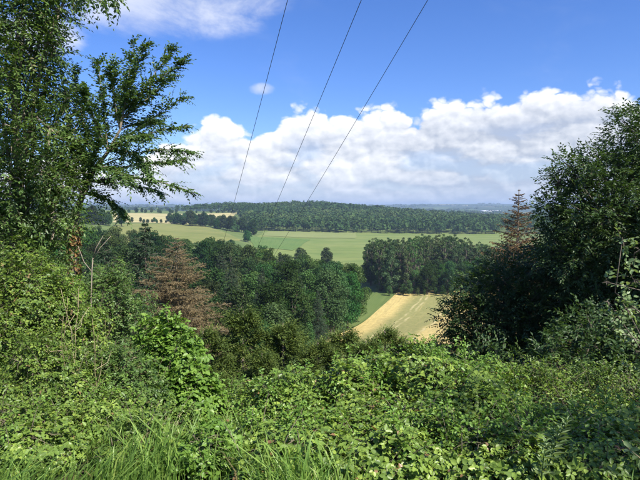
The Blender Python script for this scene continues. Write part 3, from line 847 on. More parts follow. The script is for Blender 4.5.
# ------------------------------------------------------------------ near broadleaf trees made of leafy lobes
def lobe_tree(name, label, base, lobes, leafmat, twigs, ll, lw, k, seed, tr=.12, barkmat='bark', tl=.4, oval=False, extra_trunk=None):
    """lobes: list of (world centre, radius); twigs: sprays per square metre of lobe surface"""
    rng = np.random.default_rng(seed); base = np.asarray(base, float)
    t = thing(name, label, 'tree', base)
    cm = MB(); st = MB(); tm = MB()
    L = [(np.asarray(c) - base, r) for c, r in lobes]
    topz = max(c[2] for c, r in L); mean = np.mean([c for c, r in L], 0)
    hh = np.linspace(0, 1, 7); path = np.stack([mean[0] * hh ** 1.5 * .8, mean[1] * hh ** 1.5 * .8, topz * hh * .92 - .3], -1)
    path[1:, :2] += rng.normal(size=(6, 2)) * tr * .5
    tm.tube(path, np.linspace(tr, tr * .18, 7), 8)
    for c, r in L:
        z0 = np.clip(c[2] * .6, .3, topz * .85); q = (z0 + .3) / (topz * .92); p0 = np.array([np.interp(q, hh, path[:, a]) for a in range(3)])
        mid = (p0 + c) / 2 + [0, 0, .15 * r] + rng.normal(size=3) * .12; tm.tube([p0, mid, c], [tr * .34, tr * .22, tr * .12], 6)
        for b in range(7):
            e = c + rvec(1, rng)[0] * r * .8; tm.tube([c, (c + e) / 2 + rng.normal(size=3) * .06 * r, e], [tr * .15, tr * .09, tr * .03], 4)
        n = int(twigs * 12.6 * r * r); d = rvec(n, rng)
        w = rng.normal(size=(6, 3)) * 1.6; lump = sum(np.sin(d @ (w[i] * 2.2) + i) for i in range(6)) / 6       # uneven outline
        rad = r * np.where(rng.random(n) < .35, rng.uniform(.25, .8, n), rng.uniform(.78, .98, n) + .28 * lump)
        P = c + d * rad[:, None]
        D = nrm(d * .85 + rng.normal(size=(n, 3)) * .55 + [0, 0, .12])
        keep = (np.sin(P[:, 0] * 5.1 / r + seed) + np.sin(P[:, 2] * 4.7 / r) + np.sin(P[:, 1] * 4.1 / r)) > -1.75
        cm.sprays(P[keep], D[keep], tl * rng.uniform(.6, 1.25, keep.sum()), k, ll, lw, droop=.12, oval=oval, stems=st, sw=.007)
    part('crown', cm, M[leafmat], t, True); part('twigs', st, M['twig'], t, True); part('trunk', tm, M[barkmat], t, False, True)
    return t


def lob(lst, D):
    out = []
    for px, py, rp, *dd in lst:
        d = D + (dd[0] if dd else 0); out.append((at(px, py, d), rp * d / F))
    return out


def ground_pt(px, D):
    x = (px - 320) / F * D; return (x, D, float(hz(x, D)))


# the big dark tree on the right, two neighbours and the shrubs at its foot
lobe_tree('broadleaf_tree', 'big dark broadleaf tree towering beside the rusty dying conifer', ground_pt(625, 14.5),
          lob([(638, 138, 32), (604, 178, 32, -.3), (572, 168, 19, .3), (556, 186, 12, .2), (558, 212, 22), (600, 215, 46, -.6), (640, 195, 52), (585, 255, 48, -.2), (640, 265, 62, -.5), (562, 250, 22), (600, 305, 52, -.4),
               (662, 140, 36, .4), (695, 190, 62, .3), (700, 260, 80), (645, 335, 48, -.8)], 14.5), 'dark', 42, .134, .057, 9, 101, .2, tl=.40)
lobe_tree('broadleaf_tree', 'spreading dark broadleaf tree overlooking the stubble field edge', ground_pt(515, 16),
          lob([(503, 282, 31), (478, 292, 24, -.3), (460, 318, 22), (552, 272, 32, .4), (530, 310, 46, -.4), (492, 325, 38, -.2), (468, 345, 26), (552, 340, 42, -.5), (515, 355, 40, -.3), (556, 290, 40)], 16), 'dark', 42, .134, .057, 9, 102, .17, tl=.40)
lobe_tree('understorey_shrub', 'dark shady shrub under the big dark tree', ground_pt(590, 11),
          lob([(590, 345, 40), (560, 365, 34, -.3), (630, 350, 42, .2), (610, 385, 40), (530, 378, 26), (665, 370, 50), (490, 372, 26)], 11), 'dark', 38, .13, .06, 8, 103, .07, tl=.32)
# sunlit sprays reaching in from the side
lobe_tree('hazel_shrub', 'pale leafy shrub sunlit before the big dark tree', ground_pt(690, 5.6),
          lob([(640, 250, 13, -.2), (622, 242, 7, -.4), (644, 322, 18), (626, 308, 12, -.3), (608, 302, 8, -.3), (618, 330, 9, -.4), (634, 280, 10, -.3), (606, 282, 5, -.3), (662, 280, 20), (700, 325, 26, .6), (655, 362, 20), (640, 352, 12), (628, 376, 11)], 5.6), 'pale', 62, .062, .040, 6, 104, .03, tl=.17, oval=True)
# neighbours beyond the frame's edge, whose shade lies on the bank
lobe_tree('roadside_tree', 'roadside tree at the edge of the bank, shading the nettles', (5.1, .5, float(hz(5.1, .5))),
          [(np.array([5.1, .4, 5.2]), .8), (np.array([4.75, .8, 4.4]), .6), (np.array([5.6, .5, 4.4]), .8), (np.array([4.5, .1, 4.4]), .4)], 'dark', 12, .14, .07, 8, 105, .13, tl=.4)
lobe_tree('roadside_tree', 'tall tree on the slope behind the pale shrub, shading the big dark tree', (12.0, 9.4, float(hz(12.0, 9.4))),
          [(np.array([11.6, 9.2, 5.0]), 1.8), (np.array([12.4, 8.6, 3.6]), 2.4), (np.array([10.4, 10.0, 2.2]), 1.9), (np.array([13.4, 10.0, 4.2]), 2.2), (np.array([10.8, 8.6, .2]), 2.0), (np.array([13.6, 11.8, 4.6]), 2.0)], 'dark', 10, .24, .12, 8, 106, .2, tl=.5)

# the tall leafy tree at the left edge
lobe_tree('broadleaf_tree', 'tall leafy tree with a pale limb beside the ivy covered trunk', ground_pt(5, 8.2),
          lob([(18, 18, 34), (48, 6, 26), (34, 52, 26), (52, 42, 16), (12, 80, 36), (46, 92, 22, .2), (14, 130, 38), (50, 128, 22), (10, 178, 42, -.3), (50, 172, 26), (22, 222, 40), (58, 214, 20), (38, 262, 28), (0, 262, 38, -.2),
               (80, 118, 18, 1.0), (86, 142, 14, 1.2), (74, 152, 18, .8), (68, 92, 13, 1.0), (62, 190, 22, .4), (30, 292, 34, -.4),
               (-40, 40, 50), (-60, 130, 62), (-55, 220, 60), (30, -35, 45), (80, -40, 36)], 8.2), 'ash', 84, .088, .038, 9, 111, .10, 'palebark', tl=.34)


def spray_tree():
    """slender tree whose limbs lean out over the valley in open leafy sprays"""
    D = 9.0; base = np.array(ground_pt(74, D)); rng = np.random.default_rng(121)
    t = thing('leaning_tree', 'slender tree with an ivy covered trunk and open leafy sprays against the sky', 'tree', base)
    tm = MB(); cm = MB(); st = MB()

    def W(px, py, dd=0.0): return at(px, py, D + dd) - base
    trunk = np.array([[0, 0, -.3], W(73, 330), W(72, 290), W(73, 250), W(75, 220), W(82, 195), W(94, 170), W(108, 152), W(120, 130), W(124, 108)])
    tm.tube(trunk, [.10, .085, .08, .075, .065, .048, .038, .028, .02, .012], 8)
    limbs = [  # from, via, to, depth of the tip
        ((120, 130), (126, 95), (134, 42), .3), ((124, 108), (132, 80), (146, 44), -.3), ((121, 120), (148, 82), (172, 50), .5), ((124, 108), (152, 85), (184, 60), -.4),
        ((121, 120), (148, 100), (172, 76), .1), ((108, 152), (150, 118), (182, 98), .6), ((108, 152), (152, 128), (190, 126), -.3), ((94, 170), (145, 142), (190, 152), .2),
        ((94, 170), (140, 165), (186, 160), -.6), ((88, 182), (140, 170), (198, 194), .0), ((88, 182), (120, 180), (160, 192), .6), ((82, 195), (105, 190), (125, 216), -.2),
        ((108, 152), (104, 110), (98, 62), .2), ((120, 130), (112, 95), (112, 62), -.4), ((94, 170), (82, 120), (74, 72), .1), ((108, 152), (90, 110), (84, 90), -.7), ((88, 182), (72, 140), (64, 96), .4),
        ((94, 170), (80, 150), (60, 132), -.3), ((82, 195), (70, 170), (62, 165), .3), ((82, 195), (96, 172), (100, 130), -.8), ((120, 130), (140, 120), (160, 122), 1.0), ((108, 152), (130, 142), (150, 176), -.9),
        ((120, 130), (118, 110), (128, 82), .9), ((108, 152), (125, 130), (150, 138), -1.0), ((94, 170), (110, 160), (130, 182), -1.2)]
    P = []; Dv = []; Ln = []
    for a, b, c, dd in limbs:
        p0, p1, p2 = W(*a), W(*b, dd * .5), W(*c, dd); s = np.linspace(0, 1, 8)[:, None]
        path = (1 - s) ** 2 * p0 + 2 * s * (1 - s) * p1 + s ** 2 * p2
        tm.tube(path, np.linspace(.014, .003, 8), 5)
        n = 82; q = rng.uniform(.08, 1.0, n); Q = np.stack([np.interp(q, s[:, 0], path[:, i]) for i in range(3)], -1)
        tg = nrm(np.stack([np.interp(q, s[:, 0], np.gradient(path, axis=0)[:, i]) for i in range(3)], -1))
        side = nrm(rng.normal(size=(n, 3)) * np.array([1, 1, .55])); dv = nrm(tg * .95 + side * .75)
        P.append(Q); Dv.append(dv); Ln.append(rng.uniform(.06, .40, n) * (1.25 - .6 * q))
        P.append(path[-2:-1]); Dv.append(tg[:1] * 0 + nrm(path[-1] - path[-2])[None]); Ln.append(np.array([.3]))
    P = np.concatenate(P); Dv = np.concatenate(Dv); Ln = np.concatenate(Ln)
    cm.sprays(P, Dv, Ln, 9, .074, .034, droop=.2, oval=True, stems=st, sw=.006, ang=1.0, flat=.35)
    part('crown', cm, M['spray'], t, True); part('twigs', st, M['twig'], t, True); part('trunk', tm, M['palebark'], t, False, True)
    iv = MB(); n = 700; z = rng.uniform(0, 1, n); q = np.linspace(0, 1, len(trunk))
    c = np.stack([np.interp(z * .36 + .06, q, trunk[:, i]) for i in range(3)], -1); d = nrm(rng.normal(size=(n, 3)) * [1, 1, .2])
    iv.leaves(c + d * rng.uniform(.06, .13, n)[:, None], nrm(d * .4 + rng.normal(size=(n, 3)) * .3 - [0, 0, .8]), d, .07, .045)
    o = part('ivy', iv, M['ivy'], t, True); o['label'] = 'orange brown withered ivy wrapped round the trunk'


spray_tree()
# overhanging leaves at the top of the picture belong to a neighbour of the left tree
def overhang():
    base = np.array(ground_pt(-60, 6.0)); rng = np.random.default_rng(131)
    t = thing('overhanging_tree', 'tree whose long limb hangs leafy tips over the sky above the leaning tree', 'tree', base)
    tm = MB(); cm = MB(); st = MB()

    def W(px, py, D): return at(px, py, D) - base
    top = W(-40, -160, 6.0)
    tm.tube([[0, 0, -.3], [0.1, 0, 1.8], [.0, .1, 3.6], top], [.13, .11, .08, .05], 8)
    tips = [((-40, -160), (60, -70), (100, 2)), ((-40, -160), (80, -60), (118, 4)), ((-40, -160), (50, -60), (88, 3)), ((-40, -160), (20, -90), (40, -30)), ((-40, -160), (-90, -160), (-150, -90)), ((-40, -160), (60, -130), (120, -60)), ((-40, -160), (40, -60), (70, -8))]
    P = []; Dv = []; Ln = []
    for a, b, c in tips:
        p0, p1, p2 = W(*a, 6.0), W(*b, 6.2), W(*c, 6.2 + rng.normal() * .2); s = np.linspace(0, 1, 8)[:, None]
        path = (1 - s) ** 2 * p0 + 2 * s * (1 - s) * p1 + s ** 2 * p2; tm.tube(path, np.linspace(.035, .004, 8), 5)
        n = 26; q = rng.uniform(.35, .97, n); Q = np.stack([np.interp(q, s[:, 0], path[:, i]) for i in range(3)], -1)
        dv = nrm(np.gradient(path, axis=0)[(q * 7).astype(int)] * 4 + rng.normal(size=(n, 3)) * .8)
        P.append(Q); Dv.append(dv); Ln.append(rng.uniform(.12, .25, n))
    cm.sprays(np.concatenate(P), np.concatenate(Dv), np.concatenate(Ln), 8, .075, .034, droop=.3, oval=True, stems=st, sw=.006)
    part('crown', cm, M['ash'], t, True); part('twigs', st, M['twig'], t, True); part('trunk', tm, M['palebark'], t, False, True)


overhang()


# ------------------------------------------------------------------ bank vegetation
def bramble(name, label, px, py, D, rx, rz_, leafmat, seed, nleaf=2600, ll=.062, lw=.045, canes=26, cat='bush', ry=None, group=None, three=True, tips=0):
    """a mound of arching canes; py is the row of its top. Leaves are compound, in threes"""
    rng = np.random.default_rng(seed); top = at(px, py, D); g0 = float(hz(top[0], top[1])); base = np.array([top[0], top[1], g0])
    H = max(top[2] - g0, .3); ry = ry or rx * .8
    t = thing(name, label, cat, base, group)
    cm = MB(); st = MB(); ym = MB()
    C = np.array([0, 0, H - rz_])
    # canes arching outward from the root
    cp = []
    for i in range(canes):
        a = rng.uniform(0, 6.28); R = rng.uniform(.35, 1.0); e = np.array([math.cos(a) * rx * R, math.sin(a) * ry * R, 0]); s = np.linspace(0, 1, 9)[:, None]
        zz = (H * 1.02 * np.sqrt(np.maximum(1 - .55 * R * R, .1))) * np.sin(np.minimum(s * 1.9, 2.2) * math.pi / 2.6)
        pth = e * s ** 1.3 + np.concatenate([rng.normal(size=(9, 2)) * .02, zz], 1) * 1.0
        # keep the root in the sloping ground
        pth[0] = [0, 0, -.05]; st.tube(pth, np.linspace(.007, .002, 9), 4); cp.append(pth)
    cp = np.concatenate(cp) if cp else np.zeros((0, 3))
    n = nleaf; d = rvec(n, rng); d[:, 2] = np.where(d[:, 2] < -.35, -d[:, 2], d[:, 2])
    w = rng.normal(size=(7, 3)) * 1.9; lump = sum(np.sin(d @ (w[i] * 2.3) + i * 1.7) for i in range(7)) / 7
    rad = np.where(rng.random(n) < .2, rng.uniform(.45, .9, n), rng.uniform(.76, 1.08, n)) + .7 * lump
    P = C + d * rad[:, None] * np.array([rx, ry, rz_])
    # skirt down to the sloping ground
    m = nleaf // 5; a = rng.uniform(0, 6.28, m); rr = np.sqrt(rng.uniform(.15, 1.1, m)); S = np.stack([np.cos(a) * rx * rr, np.sin(a) * ry * rr, rng.uniform(.05, .75, m) * (H - rz_ * .3)], -1)
    P = np.concatenate([P, S]); d = np.concatenate([d, nrm(np.stack([np.cos(a), np.sin(a), .4 + 0 * a], -1))])
    gz = hz(P[:, 0] + base[0], P[:, 1] + base[1]) - g0; P[:, 2] = np.maximum(P[:, 2], gz + rng.uniform(.03, .2, len(P)))
    n = len(P)
    out = nrm(d * .6 + rng.normal(size=(n, 3)) * .55 + [0, 0, .1]); N = nrm(d * .5 + np.array([0, 0, .75]) + rng.normal(size=(n, 3)) * .42)
    Dl = nrm(out - N * (out * N).sum(1, keepdims=True)); Sd = np.cross(N, Dl); sz = rng.uniform(.55, 1.2, n); tone = np.clip(rng.random(n) * .65 + .35 * rng.random(n), 0, 1)
    stalk = P - Dl * (ll * .9 * sz)[:, None] - N * .02
    st.strips(stalk, P, .004)
    dirs = (Dl, nrm(Dl * .25 + Sd), nrm(Dl * .25 - Sd)) if three else (Dl,)
    for i, dd in enumerate(dirs):
        k = sz * (1.0 if i == 0 else .82)
        cm.leaves(P + dd * .004, dd, nrm(N + rng.normal(size=(n, 3)) * .18), ll * k, lw * k, oval=D < 4.0 or 'round' in name, r=np.clip(tone + rng.normal(size=n) * .06, 0, 1))
    # shoots that stand proud of the mound
    for i in range(tips):
        a = rng.uniform(0, 6.28); R = rng.uniform(0, .9); p0 = C + np.array([math.cos(a) * rx * R, math.sin(a) * ry * R, rz_ * math.sqrt(1 - R * R) * .85])
        L = rng.uniform(.14, .34); dv = nrm(np.array([rng.normal() * .35, rng.normal() * .35, 1.0])); s = np.linspace(0, 1, 6)[:, None]
        pth = p0 + dv * L * s + np.array([dv[0], dv[1], -.3]) * (s ** 2) * L * .4; st.tube(pth, np.linspace(.004, .0015, 6), 4)
        ym.sprays(np.repeat(pth[1:6], 2, 0), nrm(np.tile(dv, (10, 1)) + rng.normal(size=(10, 3)) * .9), .10, 4, ll * .8, lw * .62, oval=True)
    part('leaves', cm, M[leafmat], t, True); part('young_shoots', ym, M['bright' if leafmat == 'bramble' else leafmat], t, True); part('canes', st, M['twig'], t, True)
    return t


BR = [  # name, label, px, py, D, rx, rz, material, leaves, leaf length, width, tips
    ('bramble_bush', 'tallest bramble mound on the bank, before the dark tree', 428, 358, 5.2, .75, .56, 'bramble', 3000, .066, .048, 8),
    ('bramble_bush', 'bramble mound on the bank just below the stubble field', 352, 374, 5.0, .60, .5, 'bramble', 2600, .064, .046, 7),
    ('bramble_bush', 'low bramble mound beside the shaded grass', 288, 392, 4.8, .5, .46, 'bramble', 2400, .06, .043, 8),
    ('bramble_bush', 'bramble mound spreading forward over the grass verge', 404, 410, 4.1, .66, .46, 'bramble', 3000, .058, .043, 4),
    ('bramble_bush', 'small bramble mound rooted in the verge grass', 320, 436, 3.8, .5, .33, 'bramble', 2000, .055, .041, 4),
    ('bramble_bush', 'bramble mound between the tallest mound and the nettle patch', 474, 382, 4.8, .55, .52, 'bramble', 2500, .06, .044, 6),
    ('weedy_bush', 'yellow green weedy bush with upright shoots below the big dark tree', 538, 380, 5.2, .60, .52, 'bank', 2600, .062, .03, 16),
    ('weedy_bush', 'weedy bush full of fine shoots at the foot of the pale shrub', 608, 380, 5.2, .66, .55, 'bank', 2700, .062, .03, 16),
    ('nettle_patch', 'dark shaded nettle patch at the front of the bank', 540, 425, 4.0, .65, .42, 'bramble', 2600, .06, .034, 8),
    ('nettle_patch', 'dark shaded nettle patch under the roadside tree', 622, 420, 3.9, .6, .45, 'bramble', 2500, .06, .034, 8),
    ('bramble_bush', 'bramble mound trailing to the verge before the nettles', 455, 440, 3.7, .5, .33, 'bramble', 2000, .055, .041, 3),
    ('bramble_bush', 'leafy bramble runner at the foot of the spreading mound', 385, 452, 3.35, .42, .26, 'bramble', 1500, .052, .04, 3),
    ('bramble_bush', 'bramble runner beside the leafy one, below the nettles', 500, 462, 3.3, .42, .26, 'bramble', 1500, .052, .04, 3),
    ('nettle_patch', 'low nettle patch round the upright willowherb', 595, 468, 3.35, .5, .24, 'bramble', 1500, .055, .034, 3),
    ('round_shrub', 'round bright green shrub with large leaves beside the dry stems', 172, 322, 6.6, .36, .66, 'bright', 1700, .085, .066, 2),
    ('round_shrub', 'lower bright green shrub leaning on the round one', 190, 368, 6.2, .32, .42, 'bright', 1000, .08, .062, 1),
    ('hedge_bush', 'tall sunlit hedge bush under the tall leafy tree', 22, 262, 6.6, .70, .95, 'bank', 3300, .058, .036, 10),
    ('hedge_bush', 'sunlit hedge bush at the foot of the ivy covered trunk', 64, 288, 6.8, .52, .8, 'bramble', 2600, .058, .036, 10),
    ('hedge_bush', 'loose hedge bush between the ivy covered trunk and the round shrub', 114, 274, 7.8, .62, .95, 'ash', 2700, .058, .034, 12),
    ('hedge_bush', 'yellow green bush tangled with dry stems', 40, 348, 5.4, .66, .62, 'bank', 3000, .056, .036, 6),
    ('hedge_bush', 'bush in front of the round bright shrub, tangled with dead stems', 112, 358, 5.8, .56, .6, 'ash', 2600, .056, .036, 6),
    ('hedge_bush', 'low sunlit bush along the verge grass', 20, 408, 4.5, .55, .42, 'bank', 2300, .054, .038, 4),
    ('hedge_bush', 'low bush where the verge grass begins', 88, 402, 5.0, .55, .40, 'bramble', 2200, .054, .036, 4),
    ('hedge_bush', 'hedge bush reaching on beyond the tall leafy tree', -55, 290, 6.0, .8, .9, 'bank', 2800, .06, .038, 6),
    ('hedge_bush', 'shaded low bush before the olive conifers', 225, 398, 6.4, .5, .45, 'bramble', 1700, .06, .034, 8),
    ('bramble_bush', 'bramble mound on the bank beyond the pale shrub', 745, 400, 4.6, .8, .55, 'bramble', 2200, .066, .048, 5),
    ('bramble_bush', 'bramble mound on the verge by the roadside tree', 730, 455, 3.6, .6, .4, 'bramble', 1700, .06, .044, 3),
    ('bramble_bush', 'bramble thicket lower down the bank by the roadside tree', 860, 400, 5.4, 1.0, .6, 'bramble', 2200, .07, .05, 4),
    ('hedge_bush', 'low hedge bush at the verge beyond the tall leafy tree', -60, 400, 4.4, .7, .5, 'bank', 2000, .06, .04, 4),
    ('verge_plant', 'leafy bindweed clump in the shaded verge grass', 205, 452, 3.55, .26, .2, 'bright', 420, .06, .05, 0),
    ('verge_plant', 'small leafy clump in the sunlit verge grass', 140, 452, 3.7, .3, .22, 'bank', 650, .055, .036, 2),
    ('verge_plant', 'bright leafy clump near the low bramble mound in the grass', 262, 436, 3.9, .36, .28, 'bramble', 900, .055, .04, 3),
    ('verge_plant', 'leafy clump in the grass below the round bright shrub', 170, 424, 4.6, .36, .26, 'bank', 800, .055, .04, 3),
    ('verge_plant', 'low leafy clump at the very edge of the verge', 285, 468, 3.25, .3, .2, 'bramble', 700, .05, .038, 1),
    ('verge_plant', 'dark leafy clump at the foot of the low sunlit bush', 20, 448, 3.75, .4, .26, 'bramble', 1000, .05, .04, 1),
]
for i, (nm, lab, px, py, D, rx, rz_, mt, nl, ll, lw, tips) in enumerate(BR):
    bramble(nm, lab, px, py, D, rx, rz_, mt, 200 + i, int(nl * 1.34), ll * .82, lw * .82, 22, 'plant' if 'plant' in nm or 'nettle' in nm else 'bush', three=(lw > .031), tips=int(tips * 3.5))


def weed(name, label, px, py, D, h, mat, seed, pairs=9, ll=.09, lw=.02, bend=.1):
    """single upright stalk with spiralled narrow leaves"""
    rng = np.random.default_rng(seed); top = at(px, py, D); g0 = float(hz(top[0], top[1]))
    H = max(top[2] - g0, h); t = thing(name, label, 'plant', (top[0], top[1], g0)); st = MB(); cm = MB()
    s = np.linspace(0, 1, 8)[:, None]; b = rng.normal(size=2) * bend
    pth = np.concatenate([b * s ** 2 - b, s * H], 1); pth[0, 2] = -.05; st.tube(pth, np.linspace(.006, .0018, 8), 5)
    n = pairs * 3; q = np.linspace(.35, 1, n) ** .8; P = np.stack([np.interp(q, s[:, 0], pth[:, i]) for i in range(3)], -1); a = np.arange(n) * 2.4
    D_ = nrm(np.stack([np.cos(a), np.sin(a), .35 + q * .8], -1)); N = nrm(np.stack([-np.cos(a) * .5, -np.sin(a) * .5, 1 + 0 * a], -1))
    sz = np.interp(q, [.35, .7, 1], [.8, 1.0, .45]); cm.leaves(P, D_, N, ll * sz, lw * sz, droop=.3)
    part('leaves', cm, M[mat], t, True); part('stalk', st, M['spray'], t)


weed('willowherb', 'pale upright willowherb standing before the dark nettle patch', 567, 446, 2.85, .5, 'pale', 301, 13, .09, .022)
weed('willowherb', 'small pale willowherb shoot beside the upright willowherb', 546, 462, 2.85, .4, 'pale', 302, 8, .07, .02)
weed('tall_weed', 'tall weed with a fine tip above the weedy bush, against the dark tree', 531, 357, 5.3, .9, 'bank', 303, 12, .06, .014)
weed('tall_weed', 'tall weed stalk leaning between the bramble mound and the weedy bush', 492, 368, 5.0, .8, 'bank', 304, 9, .05, .012, .2)
weed('tall_weed', 'tall weed stalk above the bush full of fine shoots', 584, 370, 5.2, .8, 'bank', 305, 10, .06, .014)
weed('tall_weed', 'tall weed stalk on top of the tallest bramble mound', 444, 346, 5.2, .9, 'bank', 306, 8, .05, .013, .15)
weed('tall_weed', 'tall weed stalk above the low bramble mound beside the grass', 302, 372, 4.9, .8, 'bank', 307, 9, .06, .014)
weed('tall_weed', 'tall weed stalk on the bramble mound below the stubble field', 372, 356, 5.1, .9, 'bank', 308, 9, .05, .013)


def shoot():
    """arching shoot that crosses the lower corner"""
    base = np.array(ground_pt(662, 2.7)); t = thing('bramble_shoot', 'thin arching shoot with pale leaves before the dark nettle patch', 'plant', base); st = MB(); cm = MB()
    rng = np.random.default_rng(310); P = np.array([[0, 0, -.05], at(655, 470, 2.7) - base, at(640, 458, 2.7) - base, at(630, 450, 2.7) - base, at(622, 440, 2.7) - base])
    st.tube(P, [.006, .005, .004, .003, .002], 5); q = P[1:]; n = 14; f = rng.uniform(0, 3, n); i = f.astype(int); Q = q[i] * (1 - (f - i))[:, None] + q[np.minimum(i + 1, 3)] * (f - i)[:, None]
    cm.leaves(Q, nrm(rng.normal(size=(n, 3)) + [-.3, 0, .2]), nrm(rng.normal(size=(n, 3)) * .5 + [0, -.4, 1]), .05, .026)
    part('leaves', cm, M['pale'], t, True); part('stem', st, M['straw'], t)


shoot()


# dead dry stems in the left hedge, each a plant of its own
rng = np.random.default_rng(321)
for i in range(11):
    px = float(rng.choice([rng.uniform(60, 100), rng.uniform(88, 110), rng.uniform(5, 60), rng.uniform(110, 140)], p=[.45, .3, .15, .1])); D = rng.uniform(5.3, 7.4); py = rng.uniform(272, 345) if px > 55 else rng.uniform(290, 340)
    top = at(px, py, D); g0 = float(hz(top[0], top[1])); H = top[2] - g0
    t = thing('dry_stem', 'thin dry straw coloured stem standing in the sunlit hedge', 'plant', (top[0], top[1], g0), 'dry stems in the sunlit hedge'); st = MB()
    s = np.linspace(0, 1, 9)[:, None]; b = rng.normal(size=2) * .16; pth = np.concatenate([b * (s ** 2) + rng.normal(size=(9, 2)) * .012, s * H], 1); pth[0, 2] = -.05
    st.tube(pth, np.linspace(.006, .002, 9), 5, rng.random())
    for k in range(4):
        j = int(rng.integers(4, 8)); e = pth[j] + nrm(np.array([rng.normal(), rng.normal(), 1.3])) * rng.uniform(.15, .4); st.tube([pth[j], (pth[j] + e) / 2 + rng.normal(size=3) * .02, e], [.004, .003, .0015], 4, rng.random())
    o = link('stem', st.mesh('stem', M['straw']), t)
# forked pale sapling in front of the wood
base = np.array(ground_pt(91, 7.0)); t = thing('dead_sapling', 'pale forked dead sapling beside the ivy covered trunk', 'plant', base); st = MB()
W = lambda px, py: at(px, py, 7.0) - base
st.tube([[0, 0, -.1], W(91, 300), W(92, 270), W(93, 258)], [.010, .009, .0075, .007], 6)
st.tube([W(93, 258), W(96, 248), W(103, 236)], [.0065, .0055, .003], 5); st.tube([W(93, 260), W(100, 248), W(111, 236)], [.006, .005, .0025], 5); st.tube([W(92, 272), W(84, 262), W(78, 246)], [.007, .005, .003], 5)
part('stem', st, M['palebark'], t)


# verge grass: uncountable
def grass():
    rng = np.random.default_rng(331); mb = MB()
    N = 42000
    x = rng.uniform(-3.6, 3.4, N); y = rng.uniform(2.2, 5.6, N)
    px = 320 + F * x / y
    dens = np.interp(px, [-60, 30, 70, 120, 300, 345, 420, 700], [.35, .4, .95, 1, .85, .3, .12, .1]) * np.interp(y, [2.2, 4.3, 4.9, 5.6], [1, 1, .7, .15])
    dens *= np.clip(.62 + .5 * np.sin(x * 3.1 + 1) * np.sin(y * 2.7) + .35 * np.sin(x * 7.3 + y * 3), .05, 1)
    k = rng.random(N) < dens; x, y = x[k], y[k]; n = len(x)
    z = hz(x, y); h = rng.uniform(.16, .62, n) * (.85 + .3 * np.sin(x * 4.3 + 2) * np.sin(y * 5.1)) * np.interp(320 + F * x / y, [60, 120, 320, 420], [.8, 1.1, 1.0, .6])
    lean = np.stack([.25 + .45 * np.sin(x * 2.3 + y * 1.7), -.15 + .3 * np.sin(x * 3.1 - y * 2)], -1) * h[:, None] * rng.uniform(.2, 1.0, n)[:, None] + rng.normal(size=(n, 2)) * .24 * h[:, None]
    B = np.stack([x, y, z - .02], -1); wdir = nrm(np.concatenate([rng.normal(size=(n, 2)), np.zeros((n, 1))], 1)); w = rng.uniform(.0025, .006, n)[:, None]
    pts = []
    for s, ww in ((0, 1), (.45, .9), (.8, .55)):
        c = B + np.concatenate([lean * s ** 2, (h * (s - .28 * s ** 3))[:, None]], 1); pts += [c - wdir * w * ww, c + wdir * w * ww]
    pts.append(B + np.concatenate([lean, (h * .70)[:, None]], 1))
    V = np.stack(pts, 1).reshape(-1, 3); o = np.arange(n)[:, None] * 7
    mb.add(V, np.concatenate([o + [[0, 1, 3, 2]], o + [[2, 3, 5, 4]]]), o + [[4, 5, 6]], np.repeat(np.clip(rng.random(n), 0, 1), 7))
    g = link('verge_grass', mb.mesh('verge_grass', M['grass'])); tag(g, 'long uncut grass leaning over along the verge', 'grass', kind='stuff')


grass()


# ground cover that carries on down the bank between the mounds
def undergrowth():
    rng = np.random.default_rng(341); mb = MB(); N = 22000
    y = rng.uniform(3.6, 24, N) ; x = rng.uniform(-.85, .85, N) * y; z = hz(x, y) + rng.uniform(0, .5, N) ** 1.6 + .02
    d = nrm(rng.normal(size=(N, 3)) + [0, -.3, .2]); Nn = nrm(rng.normal(size=(N, 3)) * .5 + [0, -.2, 1]); s = np.interp(y, [3.6, 24], [.07, .2]) * rng.uniform(.6, 1.2, N)
    mb.leaves(np.stack([x, y, z], -1), d, Nn, s, s * .6, oval=False)
    g = link('undergrowth', mb.mesh('undergrowth', M['bramble'])); tag(g, 'low leafy undergrowth covering the steep bank', 'undergrowth', kind='stuff')


undergrowth()

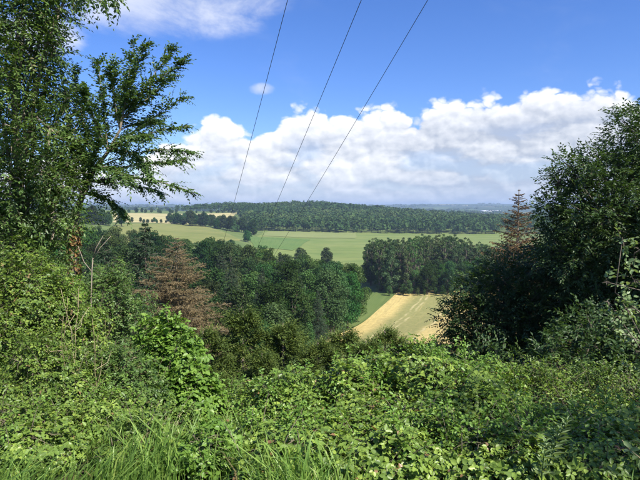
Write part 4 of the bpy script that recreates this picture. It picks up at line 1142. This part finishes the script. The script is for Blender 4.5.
# ------------------------------------------------------------------ power line
def power_line():
    # three straight conductors running down the hill; far pole stands in the wood, near pole behind the viewer
    ends = [((290, 0), (233, 205)), ((365, 0), (275, 205)), ((433, 0), (304, 205))]
    D0, D1 = 11.0, 22.4
    paths = []
    for a, b in ends:
        A = at(*a, D0); B = at(*b, D1); d = (B - A) / (D1 - D0); paths.append((A, d))
    s = np.linspace(-20, 40, 60)
    pole_far = 74.0; pole_near = -9.0
    for i, (A, d) in enumerate(paths):
        y = np.linspace(pole_near, pole_far, 70); P = A + d * (y - D0)[:, None]
        u = (y - pole_near) / (pole_far - pole_near); chord_sag = -1.2 * 4 * u * (1 - u)
        P[:, 2] += chord_sag + 1.05          # slack between the two poles
        base = P[0]; mb = MB(); mb.tube(P - base, np.full(70, .0066), 6)
        o = link('power_wire', mb.mesh('power_wire', M['wire'], True), None, base)
        tag(o, 'dark overhead power wire running down over the wood', 'wire', 'three overhead power wires')
        if i == 1: mids = (P[0], P[-1])
        if i == 0: lft = (P[0], P[-1])
        if i == 2: rgt = (P[0], P[-1])
    for e, lab in ((0, 'wooden power pole behind the viewpoint carrying three wires'), (1, 'wooden power pole standing in the wood and carrying three wires')):
        c = mids[e]; L, R = lft[e], rgt[e]; g0 = float(hz(c[0], c[1])); h = c[2] - g0
        t = thing('power_pole', lab, 'pole', (c[0], c[1], g0)); o = np.array([c[0], c[1], g0])
        p = MB(); p.tube([[0, 0, -1], [0, 0, h * .5], [0, 0, h - .22]], [.16, .14, .11], 10); part('post', p, M['pole'], t, False, True)
        p = MB(); ax = R - L; m0 = L - o - ax * .1 + [0, 0, -.26]; m1 = R - o + ax * .1 + [0, 0, -.26]; p.tube([m0, (m0 + m1) / 2, m1], [.05, .05, .05], 4); arm = part('crossarm', p, M['steel'], t)
        for q in (L, c, R):
            p = MB(); b = q - o; p.tube([b + [0, 0, -.24], b + [0, 0, -.17], b + [0, 0, -.12], b + [0, 0, -.06], b + [0, 0, -.005]], [.02, .05, .03, .05, .025], 8); part('insulator', p, M['ceramic'], arm)


power_line()


# ------------------------------------------------------------------ air
def haze():
    x0, x1, y0, y1, z0, z1 = -13500, 13500, -13500, 13500, -95, 48
    mb = MB(); mb.add([[x0, y0, z0], [x1, y0, z0], [x1, y1, z0], [x0, y1, z0], [x0, y0, z1], [x1, y0, z1], [x1, y1, z1], [x0, y1, z1]],
                      [[0, 3, 2, 1], [4, 5, 6, 7], [0, 1, 5, 4], [1, 2, 6, 5], [2, 3, 7, 6], [3, 0, 4, 7]])
    m = bpy.data.materials.new('haze_air'); m.use_nodes = True; g = NT(m.node_tree)
    out = g.new('ShaderNodeOutputMaterial'); pv = g.new('ShaderNodeVolumePrincipled')
    pv.inputs['Color'].default_value = (.58, .76, 1.0, 1); pv.inputs['Density'].default_value = 1.2e-4; pv.inputs['Anisotropy'].default_value = 0.2
    g.l.new(pv.outputs[0], out.inputs['Volume'])
    o = link('haze', mb.mesh('haze', m)); tag(o, 'thin blue summer haze filling the valley air', 'haze', kind='stuff')


haze()
